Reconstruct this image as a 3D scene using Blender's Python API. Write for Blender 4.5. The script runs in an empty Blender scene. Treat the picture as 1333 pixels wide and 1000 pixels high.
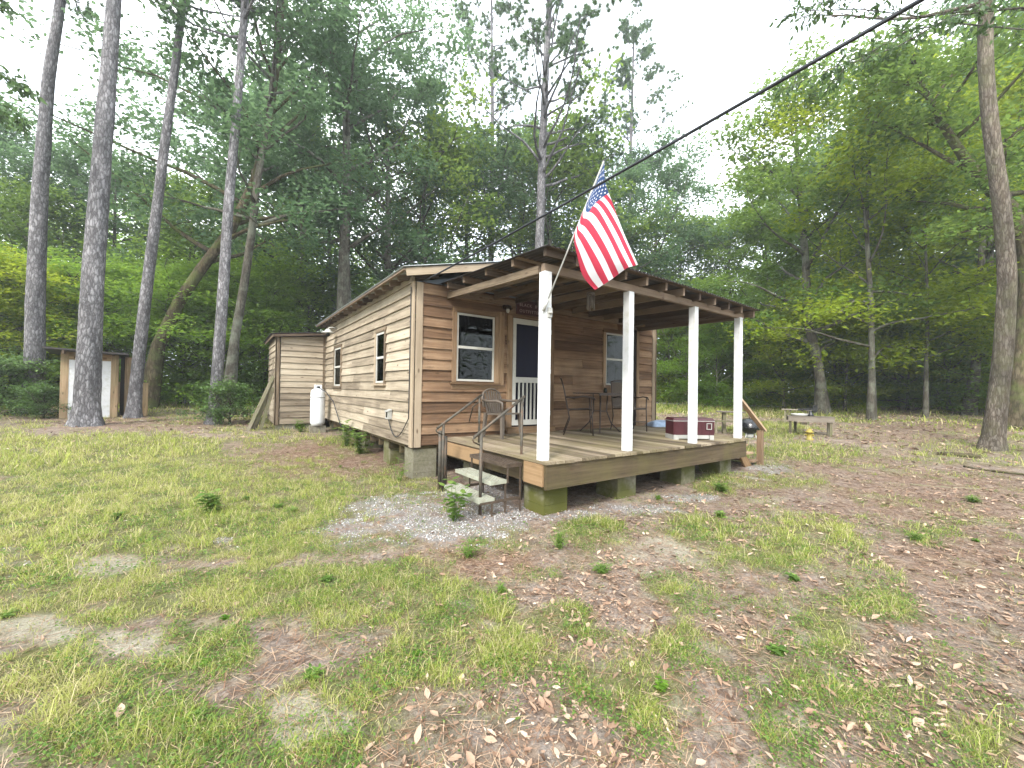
import bpy, math, random
import numpy as np
from mathutils import Vector, Matrix
rnd = random.Random(7); RG = np.random.default_rng(11)
scene = bpy.context.scene
COL = scene.collection
PI = math.pi

# ---------------------------------------------------------------- camera frame (used only to find where things really stand)
CAM = np.array([0.0, 0.0, 1.5])
RIGHT = np.array([0.81790464, -0.5751547, 0.01513471])
UP = np.array([-0.02067889, -0.00309822, 0.99978137])
FWD = -np.array([-0.57498207, -0.81803879, -0.01442761])
FPX = 528.3
def W(u, v, d):
    return CAM + d * (FWD + RIGHT * (u - 666.5) / FPX + UP * (500.0 - v) / FPX)
def tz(x, y):
    r = np.hypot(x, y)
    s = np.log1p(np.exp(np.minimum((r - 7) * 1.2, 60))) / 1.2
    z = .04 * s
    return np.where(r < 30, z, .92 + .01 * (r - 30)) if isinstance(r, np.ndarray) else float(z if r < 30 else .92 + .01 * (r - 30))
def at(u, d):
    p = W(u, 505, d)
    return (float(p[0]), float(p[1]), tz(p[0], p[1]))

# ---------------------------------------------------------------- numpy noise
_perm = RG.permutation(512)
def _h(ix, iy):
    return (((ix * 73856093) ^ (iy * 19349663)) & 0x7fffffff) % 99991 / 99991.0
def vnoise(x, y):
    ix = np.floor(x).astype(np.int64); iy = np.floor(y).astype(np.int64)
    fx = x - ix; fy = y - iy
    fx = fx * fx * (3 - 2 * fx); fy = fy * fy * (3 - 2 * fy)
    def hh(a, b):
        n = (a * 374761393 + b * 668265263) & 0xffffffff
        n = ((n ^ (n >> 13)) * 1274126177) & 0xffffffff
        return ((n ^ (n >> 16)) & 0xffff) / 65535.0
    a = hh(ix, iy); b = hh(ix + 1, iy); c = hh(ix, iy + 1); d = hh(ix + 1, iy + 1)
    return (a * (1 - fx) + b * fx) * (1 - fy) + (c * (1 - fx) + d * fx) * fy
def fbm(x, y, o=4):
    s = 0; a = .5; t = 0
    for i in range(o):
        s = s + a * vnoise(x * 2 ** i + 17.3 * i, y * 2 ** i - 9.1 * i); t += a; a *= .55
    return s / t

# ---------------------------------------------------------------- object helpers
def tag(o, label=None, cat=None, group=None, kind=None):
    if label: o['label'] = label
    if cat: o['category'] = cat
    if group: o['group'] = group
    if kind: o['kind'] = kind
    return o
def empty(name, loc=(0, 0, 0), rz=0, label=None, cat=None, group=None, scale=None):
    o = bpy.data.objects.new(name, None); COL.objects.link(o)
    o.location = loc; o.rotation_euler = (0, 0, rz); o.empty_display_size = .2
    if scale: o.scale = (scale,) * 3
    return tag(o, label, cat, group)
def copy_tree(o, parent=None):
    c = o.copy(); COL.objects.link(c)
    if parent is not None: c.parent = parent
    for ch in list(o.children): copy_tree(ch, c)
    return c
def link_mesh(name, me, parent=None, mats=()):
    o = bpy.data.objects.new(name, me); COL.objects.link(o)
    for m in mats: me.materials.append(m)
    if parent is not None: o.parent = parent
    return o
def np_mesh(name, verts, faces, tone=None, mats=(), mi=None, parent=None, smooth=False, k=None, attrs=None):
    """verts Nx3, faces MxK (all the same corner count) -> mesh object"""
    me = bpy.data.meshes.new(name)
    verts = np.asarray(verts, np.float32); faces = np.asarray(faces, np.int32)
    K = faces.shape[1]; M = faces.shape[0]
    me.vertices.add(len(verts)); me.vertices.foreach_set('co', verts.ravel())
    me.loops.add(M * K); me.loops.foreach_set('vertex_index', faces.ravel())
    me.polygons.add(M)
    me.polygons.foreach_set('loop_start', np.arange(0, M * K, K, dtype=np.int32))
    me.polygons.foreach_set('loop_total', np.full(M, K, np.int32))
    if smooth: me.polygons.foreach_set('use_smooth', np.ones(M, bool))
    if mi is not None: me.polygons.foreach_set('material_index', np.asarray(mi, np.int32))
    me.update(calc_edges=True)
    if tone is not None:
        a = me.attributes.new('tone', 'FLOAT', 'FACE'); a.data.foreach_set('value', np.asarray(tone, np.float32))
    if attrs:
        for nm, val in attrs.items():
            a = me.attributes.new(nm, 'FLOAT', 'POINT'); a.data.foreach_set('value', np.asarray(val, np.float32))
    return link_mesh(name, me, parent, mats)

class MB:
    """collects solid pieces and links them as one mesh; uv runs along the grain, tone varies per piece"""
    def __init__(s): s.v = []; s.f = []; s.uv = []; s.t = []; s.m = []; s.sm = []
    def add(s, vs, fs, tone=None, mi=0, uvs=None, smooth=False, M=None):
        b = len(s.v)
        if M is not None: vs = [M @ Vector(p) for p in vs]
        s.v += [tuple(p) for p in vs]
        tone = rnd.random() if tone is None else tone
        off = rnd.random() * 40
        for k, f in enumerate(fs):
            s.f.append([b + i for i in f]); s.t.append(tone); s.m.append(mi); s.sm.append(smooth)
            if uvs: s.uv.append([(a + off, c + off) for a, c in uvs[k]])
            else: s.uv.append(None)
        return s
    def hexa(s, p, tone=None, mi=0, M=None):
        """p: 8 corners, 0-3 bottom ring, 4-7 top ring"""
        P = [Vector(q) for q in p]
        fs = [(0, 3, 2, 1), (4, 5, 6, 7), (0, 1, 5, 4), (1, 2, 6, 5), (2, 3, 7, 6), (3, 0, 4, 7)]
        ex = (P[1] - P[0]); ey = (P[3] - P[0]); ez = (P[4] - P[0])
        L = max((ex, ey, ez), key=lambda e: e.length)
        a = L.normalized() if L.length else Vector((1, 0, 0))
        uvs = []
        for f in fs:
            q = [P[i] for i in f]; n = (q[1] - q[0]).cross(q[2] - q[0])
            c = n.cross(a)
            if c.length < 1e-9: 
                c = a.orthogonal(); a2 = n.normalized().cross(c) if n.length else a
            else: a2 = a
            c = c.normalized()
            uvs.append([(p_.dot(a2), p_.dot(c)) for p_ in q])
        return s.add(P, fs, tone, mi, uvs, M=M)
    def box(s, x0, x1, y0, y1, z0, z1, tone=None, mi=0, M=None):
        return s.hexa([(x0, y0, z0), (x1, y0, z0), (x1, y1, z0), (x0, y1, z0), (x0, y0, z1), (x1, y0, z1), (x1, y1, z1), (x0, y1, z1)], tone, mi, M)
    def beam(s, a, b, w, h, tone=None, mi=0, up=(0, 0, 1), rect=True):
        """a bar from a to b, w wide (sideways), h high (towards up)"""
        a = Vector(a); b = Vector(b); d = (b - a).normalized(); sd = d.cross(Vector(up))
        if sd.length < 1e-5: sd = d.cross(Vector((0, 1, 0)))
        sd.normalize(); u = sd.cross(d).normalized()
        q = []
        for P in (a, b):
            q.append([P - sd * w / 2 - u * h / 2, P + sd * w / 2 - u * h / 2, P + sd * w / 2 + u * h / 2, P - sd * w / 2 + u * h / 2])
        (A, B) = q
        return s.hexa([A[0], A[1], B[1], B[0], A[3], A[2], B[2], B[3]], tone, mi)
    def tube(s, pts, r, n=8, tone=None, mi=0, caps=True, smooth=True, rough=0, flare=0):
        fp = rnd.uniform(0, 6.28)
        pts = [Vector(p) for p in pts]; N = len(pts)
        rr = r if hasattr(r, '__len__') else [r] * N
        vs = []; fs = []; uvs = []
        t0 = (pts[1] - pts[0]).normalized(); nrm = t0.orthogonal().normalized()
        ln = 0
        ls = []
        for i, p in enumerate(pts):
            t = (pts[min(i + 1, N - 1)] - pts[max(i - 1, 0)]).normalized()
            nrm = (nrm - t * nrm.dot(t)).normalized(); bn = t.cross(nrm)
            if i: ln += (p - pts[i - 1]).length
            ls.append(ln)
            for k in range(n):
                a = 2 * PI * k / n
                q_ = 1.0
                if rough: q_ += rough * (math.sin(3 * a + ls[i] * .9 + fp) + .7 * math.sin(5 * a - ls[i] * 1.7 + fp) + rnd.uniform(-.6, .6)) + flare * math.exp(-max(0, ls[i] - .3) / .28) * (.6 + .5 * math.sin(5 * a + fp) + .3 * math.sin(3 * a))
                vs.append(p + (nrm * math.cos(a) + bn * math.sin(a)) * rr[i] * q_)
        for i in range(N - 1):
            c = 2 * PI * max(rr[i], .001) / n
            for k in range(n):
                k2 = (k + 1) % n
                fs.append((i * n + k, i * n + k2, (i + 1) * n + k2, (i + 1) * n + k))
                uvs.append([(ls[i], k * c), (ls[i], k * c + c), (ls[i + 1], k * c + c), (ls[i + 1], k * c)])
        s.add(vs, fs, tone, mi, uvs, smooth)
        if caps:
            b = len(s.v) - len(vs); tn = s.t[-1]
            for ring in (tuple(range(n))[::-1], tuple((N - 1) * n + k for k in range(n))):
                s.f.append([b + i for i in ring]); s.t.append(tn); s.m.append(mi); s.sm.append(False); s.uv.append([(0, 0)] * n)
        return s
    def lathe(s, prof, n=20, loc=(0, 0, 0), tone=None, mi=0):
        vs = []; fs = []
        for (r, z) in prof:
            for k in range(n):
                a = 2 * PI * k / n; vs.append((loc[0] + r * math.cos(a), loc[1] + r * math.sin(a), loc[2] + z))
        for i in range(len(prof) - 1):
            for k in range(n):
                k2 = (k + 1) % n; fs.append((i * n + k, i * n + k2, (i + 1) * n + k2, (i + 1) * n + k))
        return s.add(vs, fs, tone, mi, None, True)
    def build(s, name, mat, parent=None, M=None):
        me = bpy.data.meshes.new(name)
        vs = s.v if M is None else [tuple(M @ Vector(p)) for p in s.v]
        me.from_pydata(vs, [], s.f)
        uvl = me.uv_layers.new(name='UVMap'); i = 0
        flat = []
        for f, uv in zip(s.f, s.uv):
            if uv is None: uv = [(s.v[j][0] + s.v[j][2], s.v[j][1] + s.v[j][2]) for j in f]
            for a in uv: flat += [a[0], a[1]]
        uvl.data.foreach_set('uv', flat)
        a = me.attributes.new('tone', 'FLOAT', 'FACE'); a.data.foreach_set('value', s.t)
        me.polygons.foreach_set('material_index', s.m); me.polygons.foreach_set('use_smooth', s.sm)
        me.update()
        mats = mat if isinstance(mat, (list, tuple)) else (mat,)
        return link_mesh(name, me, parent, mats)

# ---------------------------------------------------------------- materials
def new_mat(name):
    m = bpy.data.materials.new(name); m.use_nodes = True
    nt = m.node_tree; nt.nodes.clear()
    out = nt.nodes.new('ShaderNodeOutputMaterial')
    return m, nt, out
class NT:
    def __init__(s, nt): s.nt = nt
    def n(s, t, **kw):
        nd = s.nt.nodes.new('ShaderNode' + t)
        for k, v in kw.items():
            if k.startswith('i_'):
                key = k[2:].replace('_', ' ')
                nd.inputs[key].default_value = v
            else: setattr(nd, k, v)
        return nd
    def l(s, a, b): s.nt.links.new(a, b)
    def ramp(s, fac, stops, interp='LINEAR'):
        r = s.nt.nodes.new('ShaderNodeValToRGB'); r.color_ramp.interpolation = interp
        el = r.color_ramp.elements
        while len(el) < len(stops): el.new(.5)
        for e, (p, c) in zip(el, stops): e.position = p; e.color = (*c, 1) if len(c) == 3 else c
        s.l(fac, r.inputs[0]); return r.outputs[0]
    def mix(s, fac, a, b, mode='MIX'):
        m = s.nt.nodes.new('ShaderNodeMix'); m.data_type = 'RGBA'; m.blend_type = mode
        for v, i in ((fac, 0), (a, 6), (b, 7)):
            if isinstance(v, (int, float)): m.inputs[i].default_value = v
            elif isinstance(v, tuple): m.inputs[i].default_value = (*v, 1)
            else: s.l(v, m.inputs[i])
        return m.outputs[2]
    def math(s, op, a, b=0.0, clamp=False):
        m = s.nt.nodes.new('ShaderNodeMath'); m.operation = op; m.use_clamp = clamp
        for v, i in ((a, 0), (b, 1)):
            if isinstance(v, (int, float)): m.inputs[i].default_value = v
            else: s.l(v, m.inputs[i])
        return m.outputs[0]
    def noise(s, vec, scale, detail=3, rough=.55, sc3=None):
        if sc3:
            mp = s.nt.nodes.new('ShaderNodeMapping'); mp.inputs['Scale'].default_value = sc3
            s.l(vec, mp.inputs[0]); vec = mp.outputs[0]
        nz = s.nt.nodes.new('ShaderNodeTexNoise'); nz.inputs['Scale'].default_value = scale
        nz.inputs['Detail'].default_value = detail; nz.inputs['Roughness'].default_value = rough
        s.l(vec, nz.inputs['Vector']); return nz.outputs['Fac']
    def pbsdf(s, col, rough=.8, spec=.3, metal=0, bump=None, bstr=.3, bdist=.01):
        p = s.nt.nodes.new('ShaderNodeBsdfPrincipled')
        if isinstance(col, tuple): p.inputs['Base Color'].default_value = (*col, 1)
        else: s.l(col, p.inputs['Base Color'])
        if isinstance(rough, (int, float)): p.inputs['Roughness'].default_value = rough
        else: s.l(rough, p.inputs['Roughness'])
        p.inputs['Specular IOR Level'].default_value = spec; p.inputs['Metallic'].default_value = metal
        if bump is not None:
            b = s.nt.nodes.new('ShaderNodeBump'); b.inputs['Strength'].default_value = bstr; b.inputs['Distance'].default_value = bdist
            s.l(bump, b.inputs['Height']); s.l(b.outputs[0], p.inputs['Normal'])
        return p
def coords(N): return N.n('TexCoord')
def tone_out(N):
    a = N.n('Attribute'); a.attribute_type = 'GEOMETRY'; a.attribute_name = 'tone'; return a.outputs['Fac']

def wood_mat(name, c_dark, c_mid, c_light, stain=(.05, .035, .022), moss=None, vary=.35, knots=True, rough=.85, stain_amt=.5, white=None):
    m, nt, out = new_mat(name); N = NT(nt); tc = coords(N)
    tn = tone_out(N)
    uv = tc.outputs['UV']
    g1 = N.noise(uv, 1, 4, .6, (1.3, 34, 1)); g2 = N.noise(uv, 1, 2, .5, (.6, 7, 1)); g3 = N.noise(uv, 1, 5, .7, (6, 120, 1))
    g = N.math('ADD', N.math('MULTIPLY', g1, .45), N.math('ADD', N.math('MULTIPLY', g2, .35), N.math('MULTIPLY', g3, .2)))
    g = N.math('ADD', g, N.math('MULTIPLY', N.math('SUBTRACT', tn, .5), vary))
    col = N.ramp(g, [(.34, c_dark), (.5, c_mid), (.67, c_light)])
    ob = tc.outputs['Object']
    st = N.noise(ob, .9, 5, .65); st = N.ramp(st, [(.42, (0, 0, 0)), (.68, (1, 1, 1))])
    col = N.mix(N.math('MULTIPLY', st, stain_amt * .6), col, stain)
    # short dark weather marks along the board
    sm = N.noise(uv, 1, 3, .6, (3.2, 16, 1)); sm = N.ramp(sm, [(.64, (0, 0, 0)), (.74, (1, 1, 1))])
    col = N.mix(N.math('MULTIPLY', sm, stain_amt * .7), col, stain)
    if knots:
        mp = N.n('Mapping'); mp.inputs['Scale'].default_value = (2.6, 6.5, 1); N.l(uv, mp.inputs[0])
        vo = N.n('TexVoronoi'); vo.inputs['Scale'].default_value = 1.0; N.l(mp.outputs[0], vo.inputs['Vector'])
        kn = N.ramp(vo.outputs['Distance'], [(.05, (1, 1, 1)), (.14, (0, 0, 0))])
        col = N.mix(N.math('MULTIPLY', kn, .75), col, (.06, .035, .02))
    if moss:
        mz = N.noise(ob, 2.3, 5, .65); mz = N.ramp(mz, [(.40, (0, 0, 0)), (.66, (1, 1, 1))])
        col = N.mix(N.math('MULTIPLY', mz, moss[3]), col, moss[:3])
    p = N.pbsdf(col, rough, .25, bump=g, bstr=.35, bdist=.004)
    N.l(p.outputs[0], out.inputs[0]); return m
def plain_mat(name, col, rough=.6, spec=.4, metal=0, vary=.15, scale=6, bump=.1, dirt=None):
    m, nt, out = new_mat(name); N = NT(nt); tc = coords(N)
    nz = N.noise(tc.outputs['Object'], scale, 5, .6)
    c1 = tuple(max(0, c * (1 - vary)) for c in col); c2 = tuple(min(1, c * (1 + vary)) for c in col)
    cc = N.ramp(nz, [(.3, c1), (.7, c2)])
    if dirt:
        dz = N.noise(tc.outputs['Object'], dirt[4], 5, .65); dz = N.ramp(dz, [(.5, (0, 0, 0)), (.7, (1, 1, 1))])
        cc = N.mix(N.math('MULTIPLY', dz, dirt[3]), cc, dirt[:3])
    rn = N.math('ADD', N.math('MULTIPLY', nz, .25), rough - .12)
    p = N.pbsdf(cc, rn, spec, metal, bump=nz, bstr=bump, bdist=.01)
    N.l(p.outputs[0], out.inputs[0]); return m
def leaf_mat(name, stops, trans=.35, rough=.55, spec=.25):
    m, nt, out = new_mat(name); N = NT(nt)
    tn = tone_out(N); 
    oi = N.n('ObjectInfo')
    t = N.math('ADD', tn, N.math('MULTIPLY', N.math('SUBTRACT', oi.outputs['Random'], .5), .25))
    col = N.ramp(t, stops)
    p = N.pbsdf(col, rough, spec)
    tr = N.n('BsdfTranslucent'); N.l(N.mix(.5, col, tuple(min(1, c * 1.3) for c in stops[-1][1])), tr.inputs[0])
    mx = N.n('MixShader'); mx.inputs[0].default_value = trans
    N.l(p.outputs[0], mx.inputs[1]); N.l(tr.outputs[0], mx.inputs[2]); N.l(mx.outputs[0], out.inputs[0]); return m
def bark_mat(name, c1, c2, c3, sc=(9, 9, 2.6), lichen=None, bstr=.8, crack=.22):
    m, nt, out = new_mat(name); N = NT(nt); tc = coords(N)
    mp = N.n('Mapping'); mp.inputs['Scale'].default_value = sc; N.l(tc.outputs['Object'], mp.inputs[0])
    nz = N.n('TexNoise'); nz.inputs['Scale'].default_value = 1.6; nz.inputs['Detail'].default_value = 4; N.l(mp.outputs[0], nz.inputs['Vector'])
    wv = N.mix(.22, mp.outputs[0], nz.outputs['Color'])
    ad = N.n('VectorMath', operation='ADD'); N.l(mp.outputs[0], ad.inputs[0])
    sc_ = N.n('VectorMath', operation='SCALE'); N.l(nz.outputs['Color'], sc_.inputs[0]); sc_.inputs['Scale'].default_value = 1.2; N.l(sc_.outputs[0], ad.inputs[1])
    vo = N.n('TexVoronoi', feature='DISTANCE_TO_EDGE'); vo.inputs['Scale'].default_value = 1.0; N.l(ad.outputs[0], vo.inputs['Vector'])
    vc = N.n('TexVoronoi'); vc.inputs['Scale'].default_value = 1.0; N.l(ad.outputs[0], vc.inputs['Vector'])
    patch = N.ramp(N.noise(tc.outputs['Object'], 1.0, 4, .6, (3, 3, .8)), [(.35, (.55, .55, .55)), (.7, (1.15, 1.12, 1.1))])
    fine = N.noise(tc.outputs['Object'], 30, 5, .7)
    plate = N.ramp(vc.outputs['Color'], [(.2, c2), (.8, c3)])
    plate = N.mix(N.math('MULTIPLY', fine, .6), plate, c1)
    edge = N.ramp(vo.outputs['Distance'], [(.0, (1, 1, 1)), (crack, (0, 0, 0))])
    col = N.mix(N.math('MULTIPLY', edge, .75), plate, c1); col = N.mix(1.0, col, patch, 'MULTIPLY')
    if lichen:
        lz = N.noise(tc.outputs['Object'], 1.7, 5, .65); lz = N.ramp(lz, [(.46, (0, 0, 0)), (.62, (1, 1, 1))])
        col = N.mix(N.math('MULTIPLY', lz, lichen[3]), col, lichen[:3])
    h = N.math('ADD', N.math('MINIMUM', vo.outputs['Distance'], .3), N.math('MULTIPLY', fine, .12))
    p = N.pbsdf(col, .9, .15, bump=h, bstr=bstr, bdist=.05)
    N.l(p.outputs[0], out.inputs[0]); return m

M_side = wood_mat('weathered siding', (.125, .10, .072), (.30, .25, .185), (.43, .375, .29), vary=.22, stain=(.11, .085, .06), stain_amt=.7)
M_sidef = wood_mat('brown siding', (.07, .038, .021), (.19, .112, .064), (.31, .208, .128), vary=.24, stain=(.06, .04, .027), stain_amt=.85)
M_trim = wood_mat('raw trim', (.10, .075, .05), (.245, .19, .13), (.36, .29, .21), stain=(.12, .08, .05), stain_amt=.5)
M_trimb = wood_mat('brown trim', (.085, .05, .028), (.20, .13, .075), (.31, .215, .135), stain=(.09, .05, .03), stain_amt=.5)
M_deck = wood_mat('deck boards', (.085, .065, .045), (.205, .162, .112), (.32, .265, .19), stain=(.07, .052, .036), moss=(.15, .135, .045, .45), vary=.35)
M_beamw = wood_mat('treated beam', (.032, .023, .014), (.078, .056, .033), (.135, .10, .062), stain=(.045, .032, .02), moss=(.10, .09, .03, .5))
M_orange = wood_mat('rim board', (.10, .06, .03), (.215, .135, .068), (.30, .20, .11), stain=(.10, .06, .03))
M_rafter = wood_mat('porch rafters', (.065, .046, .032), (.15, .108, .076), (.24, .18, .13), stain=(.03, .02, .016))
M_grey = wood_mat('grey table wood', (.08, .068, .053), (.18, .155, .125), (.27, .24, .20), stain=(.10, .085, .06))
M_oldw = wood_mat('old planks', (.07, .06, .042), (.15, .13, .09), (.25, .22, .165), moss=(.13, .15, .06, .6))
M_booth = wood_mat('booth boards', (.17, .11, .06), (.36, .25, .15), (.48, .36, .23), moss=(.18, .19, .09, .35))
M_rail = wood_mat('stair rail wood', (.15, .10, .06), (.30, .20, .125), (.42, .30, .20))
M_white = plain_mat('white paint', (.56, .57, .58), .45, .4, vary=.08, scale=3, dirt=(.36, .36, .29, .55, 7))
M_vinyl = plain_mat('off white vinyl', (.46, .46, .43), .5, .4, vary=.05, dirt=(.3, .28, .22, .4, 7))
M_black = plain_mat('black enamel', (.012, .013, .015), .22, .5, vary=.1)
M_iron = plain_mat('dark bronze steel', (.045, .03, .024), .45, .5, metal=.3, vary=.3)
M_pipe = plain_mat('rusty pipe', (.075, .068, .055), .6, .4, metal=.4, vary=.35, scale=14, dirt=(.16, .08, .04, .7, 9))
M_galv = plain_mat('galvanised grating', (.36, .37, .30), .55, .4, metal=.3, vary=.2, dirt=(.2, .13, .08, .5, 14))
M_rust = plain_mat('rusty grating', (.075, .055, .04), .75, .3, metal=.2, vary=.35, scale=20)
M_tin = plain_mat('corrugated tin', (.055, .052, .052), .5, .4, metal=.5, vary=.35, scale=3, dirt=(.07, .045, .03, .6, 2.5))
M_tintop = plain_mat('bright tin', (.38, .41, .42), .4, .5, metal=.6, vary=.2, scale=3, dirt=(.2, .19, .17, .4, 2))
M_blue = plain_mat('grey blue gable sheet', (.10, .12, .145), .7, .3, vary=.2, scale=3, dirt=(.06, .065, .07, .5, 4))
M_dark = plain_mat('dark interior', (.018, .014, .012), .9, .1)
M_sling = plain_mat('tan sling mesh', (.095, .075, .06), .8, .2, vary=.12, scale=40)
M_resin = plain_mat('taupe resin', (.10, .082, .066), .5, .4, vary=.1)
M_maroon = plain_mat('maroon plastic', (.05, .008, .013), .4, .5, vary=.15)
M_tank = plain_mat('propane tank paint', (.60, .63, .66), .35, .5, vary=.05, dirt=(.5, .46, .4, .25, 4))
M_chain = plain_mat('grey plastic', (.33, .33, .31), .5, .4)
M_pad = plain_mat('blue grey padding', (.30, .38, .50), .8, .2, vary=.25, scale=12)
M_cable = plain_mat('black cable', (.018, .021, .026), .5, .3)
M_yellow = plain_mat('yellow paint', (.27, .215, .04), .5, .4, vary=.15, scale=10)
M_signr = plain_mat('dark maroon sign', (.055, .022, .026), .6, .3, vary=.2)
M_letter = plain_mat('sign letters', (.33, .25, .24), .6, .3, vary=.1)
M_red = plain_mat('flag red', (.33, .025, .05), .75, .2, vary=.1, scale=3)
M_fwhite = plain_mat('flag white', (.50, .50, .53), .75, .2, vary=.04, scale=3)
M_fblue = plain_mat('flag blue', (.018, .045, .12), .75, .2, vary=.12, scale=3)
M_curtain = plain_mat('curtain cloth', (.10, .11, .09), .9, .1, vary=.3, scale=5)
M_doorp = plain_mat('navy door', (.004, .005, .020), .6, .2, vary=.2)
def block_mat():
    m, nt, out = new_mat('mossy concrete block'); N = NT(nt); tc = coords(N); o = tc.outputs['Object']
    base = N.ramp(N.noise(o, 18, 5, .7), [(.3, (.13, .12, .09)), (.7, (.26, .24, .20))])
    mz = N.ramp(N.noise(o, 2.1, 5, .6), [(.30, (0, 0, 0)), (.55, (1, 1, 1))])
    tn = tone_out(N)
    col = N.mix(N.math('MULTIPLY', mz, tn, True), base, (.085, .088, .024))
    p = N.pbsdf(col, .95, .1, bump=N.noise(o, 60, 4, .7), bstr=.4, bdist=.006)
    N.l(p.outputs[0], out.inputs[0]); return m
M_block = block_mat()
def glass_mat():
    m, nt, out = new_mat('window glass'); N = NT(nt)
    g = N.n('BsdfGlossy'); g.inputs['Roughness'].default_value = .02; g.inputs['Color'].default_value = (.9, .95, .95, 1)
    t = N.n('BsdfTransparent'); t.inputs[0].default_value = (.22, .27, .26, 1)
    fr = N.n('LayerWeight'); fr.inputs[0].default_value = .25
    mx = N.n('MixShader'); N.l(N.math('ADD', N.math('MULTIPLY', N.math('POWER', fr.outputs['Facing'], 2.0), .22), .02), mx.inputs[0]); N.l(t.outputs[0], mx.inputs[1]); N.l(g.outputs[0], mx.inputs[2])
    N.l(mx.outputs[0], out.inputs[0]); return m
M_glass = glass_mat()
M_pine = bark_mat('pine bark', (.055, .052, .055), (.20, .197, .208), (.41, .41, .43), (17, 17, 5.5), crack=.24)
M_pinebr = bark_mat('brown pine bark', (.05, .037, .025), (.15, .13, .105), (.29, .26, .22), (22, 22, 4.5), lichen=(.12, .13, .06, .35), crack=.2)
M_oak = bark_mat('hardwood bark', (.045, .04, .03), (.11, .10, .08), (.19, .18, .15), (16, 16, 3.5), lichen=(.20, .22, .17, .55), bstr=.5)
M_moss = bark_mat('mossy bark', (.04, .035, .02), (.12, .095, .06), (.18, .15, .10), (10, 10, 3), lichen=(.09, .11, .035, .75), bstr=.6)
L_hard = leaf_mat('hardwood leaves', [(0, (.024, .062, .012)), (.45, (.072, .152, .032)), (.8, (.135, .23, .045)), (1, (.22, .30, .06))], trans=.55)
L_under = leaf_mat('understory leaves', [(0, (.04, .09, .008)), (.45, (.14, .235, .014)), (.8, (.25, .34, .02)), (1, (.38, .42, .04))], trans=.55)
L_dark = leaf_mat('dark shrub leaves', [(0, (.02, .045, .012)), (.5, (.055, .12, .025)), (.85, (.11, .19, .045)), (1, (.17, .26, .08))], trans=.25, spec=.4)
L_blue = leaf_mat('cool green leaves', [(0, (.024, .06, .024)), (.45, (.062, .132, .062)), (.8, (.115, .205, .09)), (1, (.18, .27, .12))], trans=.55)
L_green = leaf_mat('bright green leaves', [(0, (.03, .08, .012)), (.45, (.085, .195, .024)), (.8, (.17, .30, .035)), (1, (.28, .40, .06))], trans=.55)
L_pine = leaf_mat('pine needles', [(0, (.03, .065, .03)), (.5, (.08, .15, .06)), (1, (.15, .23, .09))], trans=.3)
L_grass = leaf_mat('grass blades', [(0, (.075, .135, .016)), (.35, (.185, .265, .034)), (.65, (.34, .385, .07)), (.85, (.44, .42, .16)), (1, (.52, .45, .27))], trans=.35)
L_weed = leaf_mat('weed leaves', [(0, (.045, .095, .018)), (.5, (.11, .20, .035)), (1, (.24, .33, .08))], trans=.4)
L_dead = leaf_mat('dry leaves', [(0, (.10, .06, .04)), (.3, (.26, .165, .11)), (.6, (.36, .255, .18)), (.88, (.45, .35, .26)), (1, (.50, .43, .34))], trans=.1)
L_straw = leaf_mat('pine straw', [(0, (.12, .06, .035)), (.5, (.25, .14, .08)), (1, (.42, .31, .21))], trans=.0)
def stone_mat():
    m, nt, out = new_mat('grey stones'); N = NT(nt); tn = tone_out(N)
    col = N.ramp(tn, [(0, (.12, .115, .11)), (.5, (.36, .355, .35)), (1, (.62, .62, .61))])
    p = N.pbsdf(col, .9, .2); N.l(p.outputs[0], out.inputs[0]); return m
M_stone = stone_mat()
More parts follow.
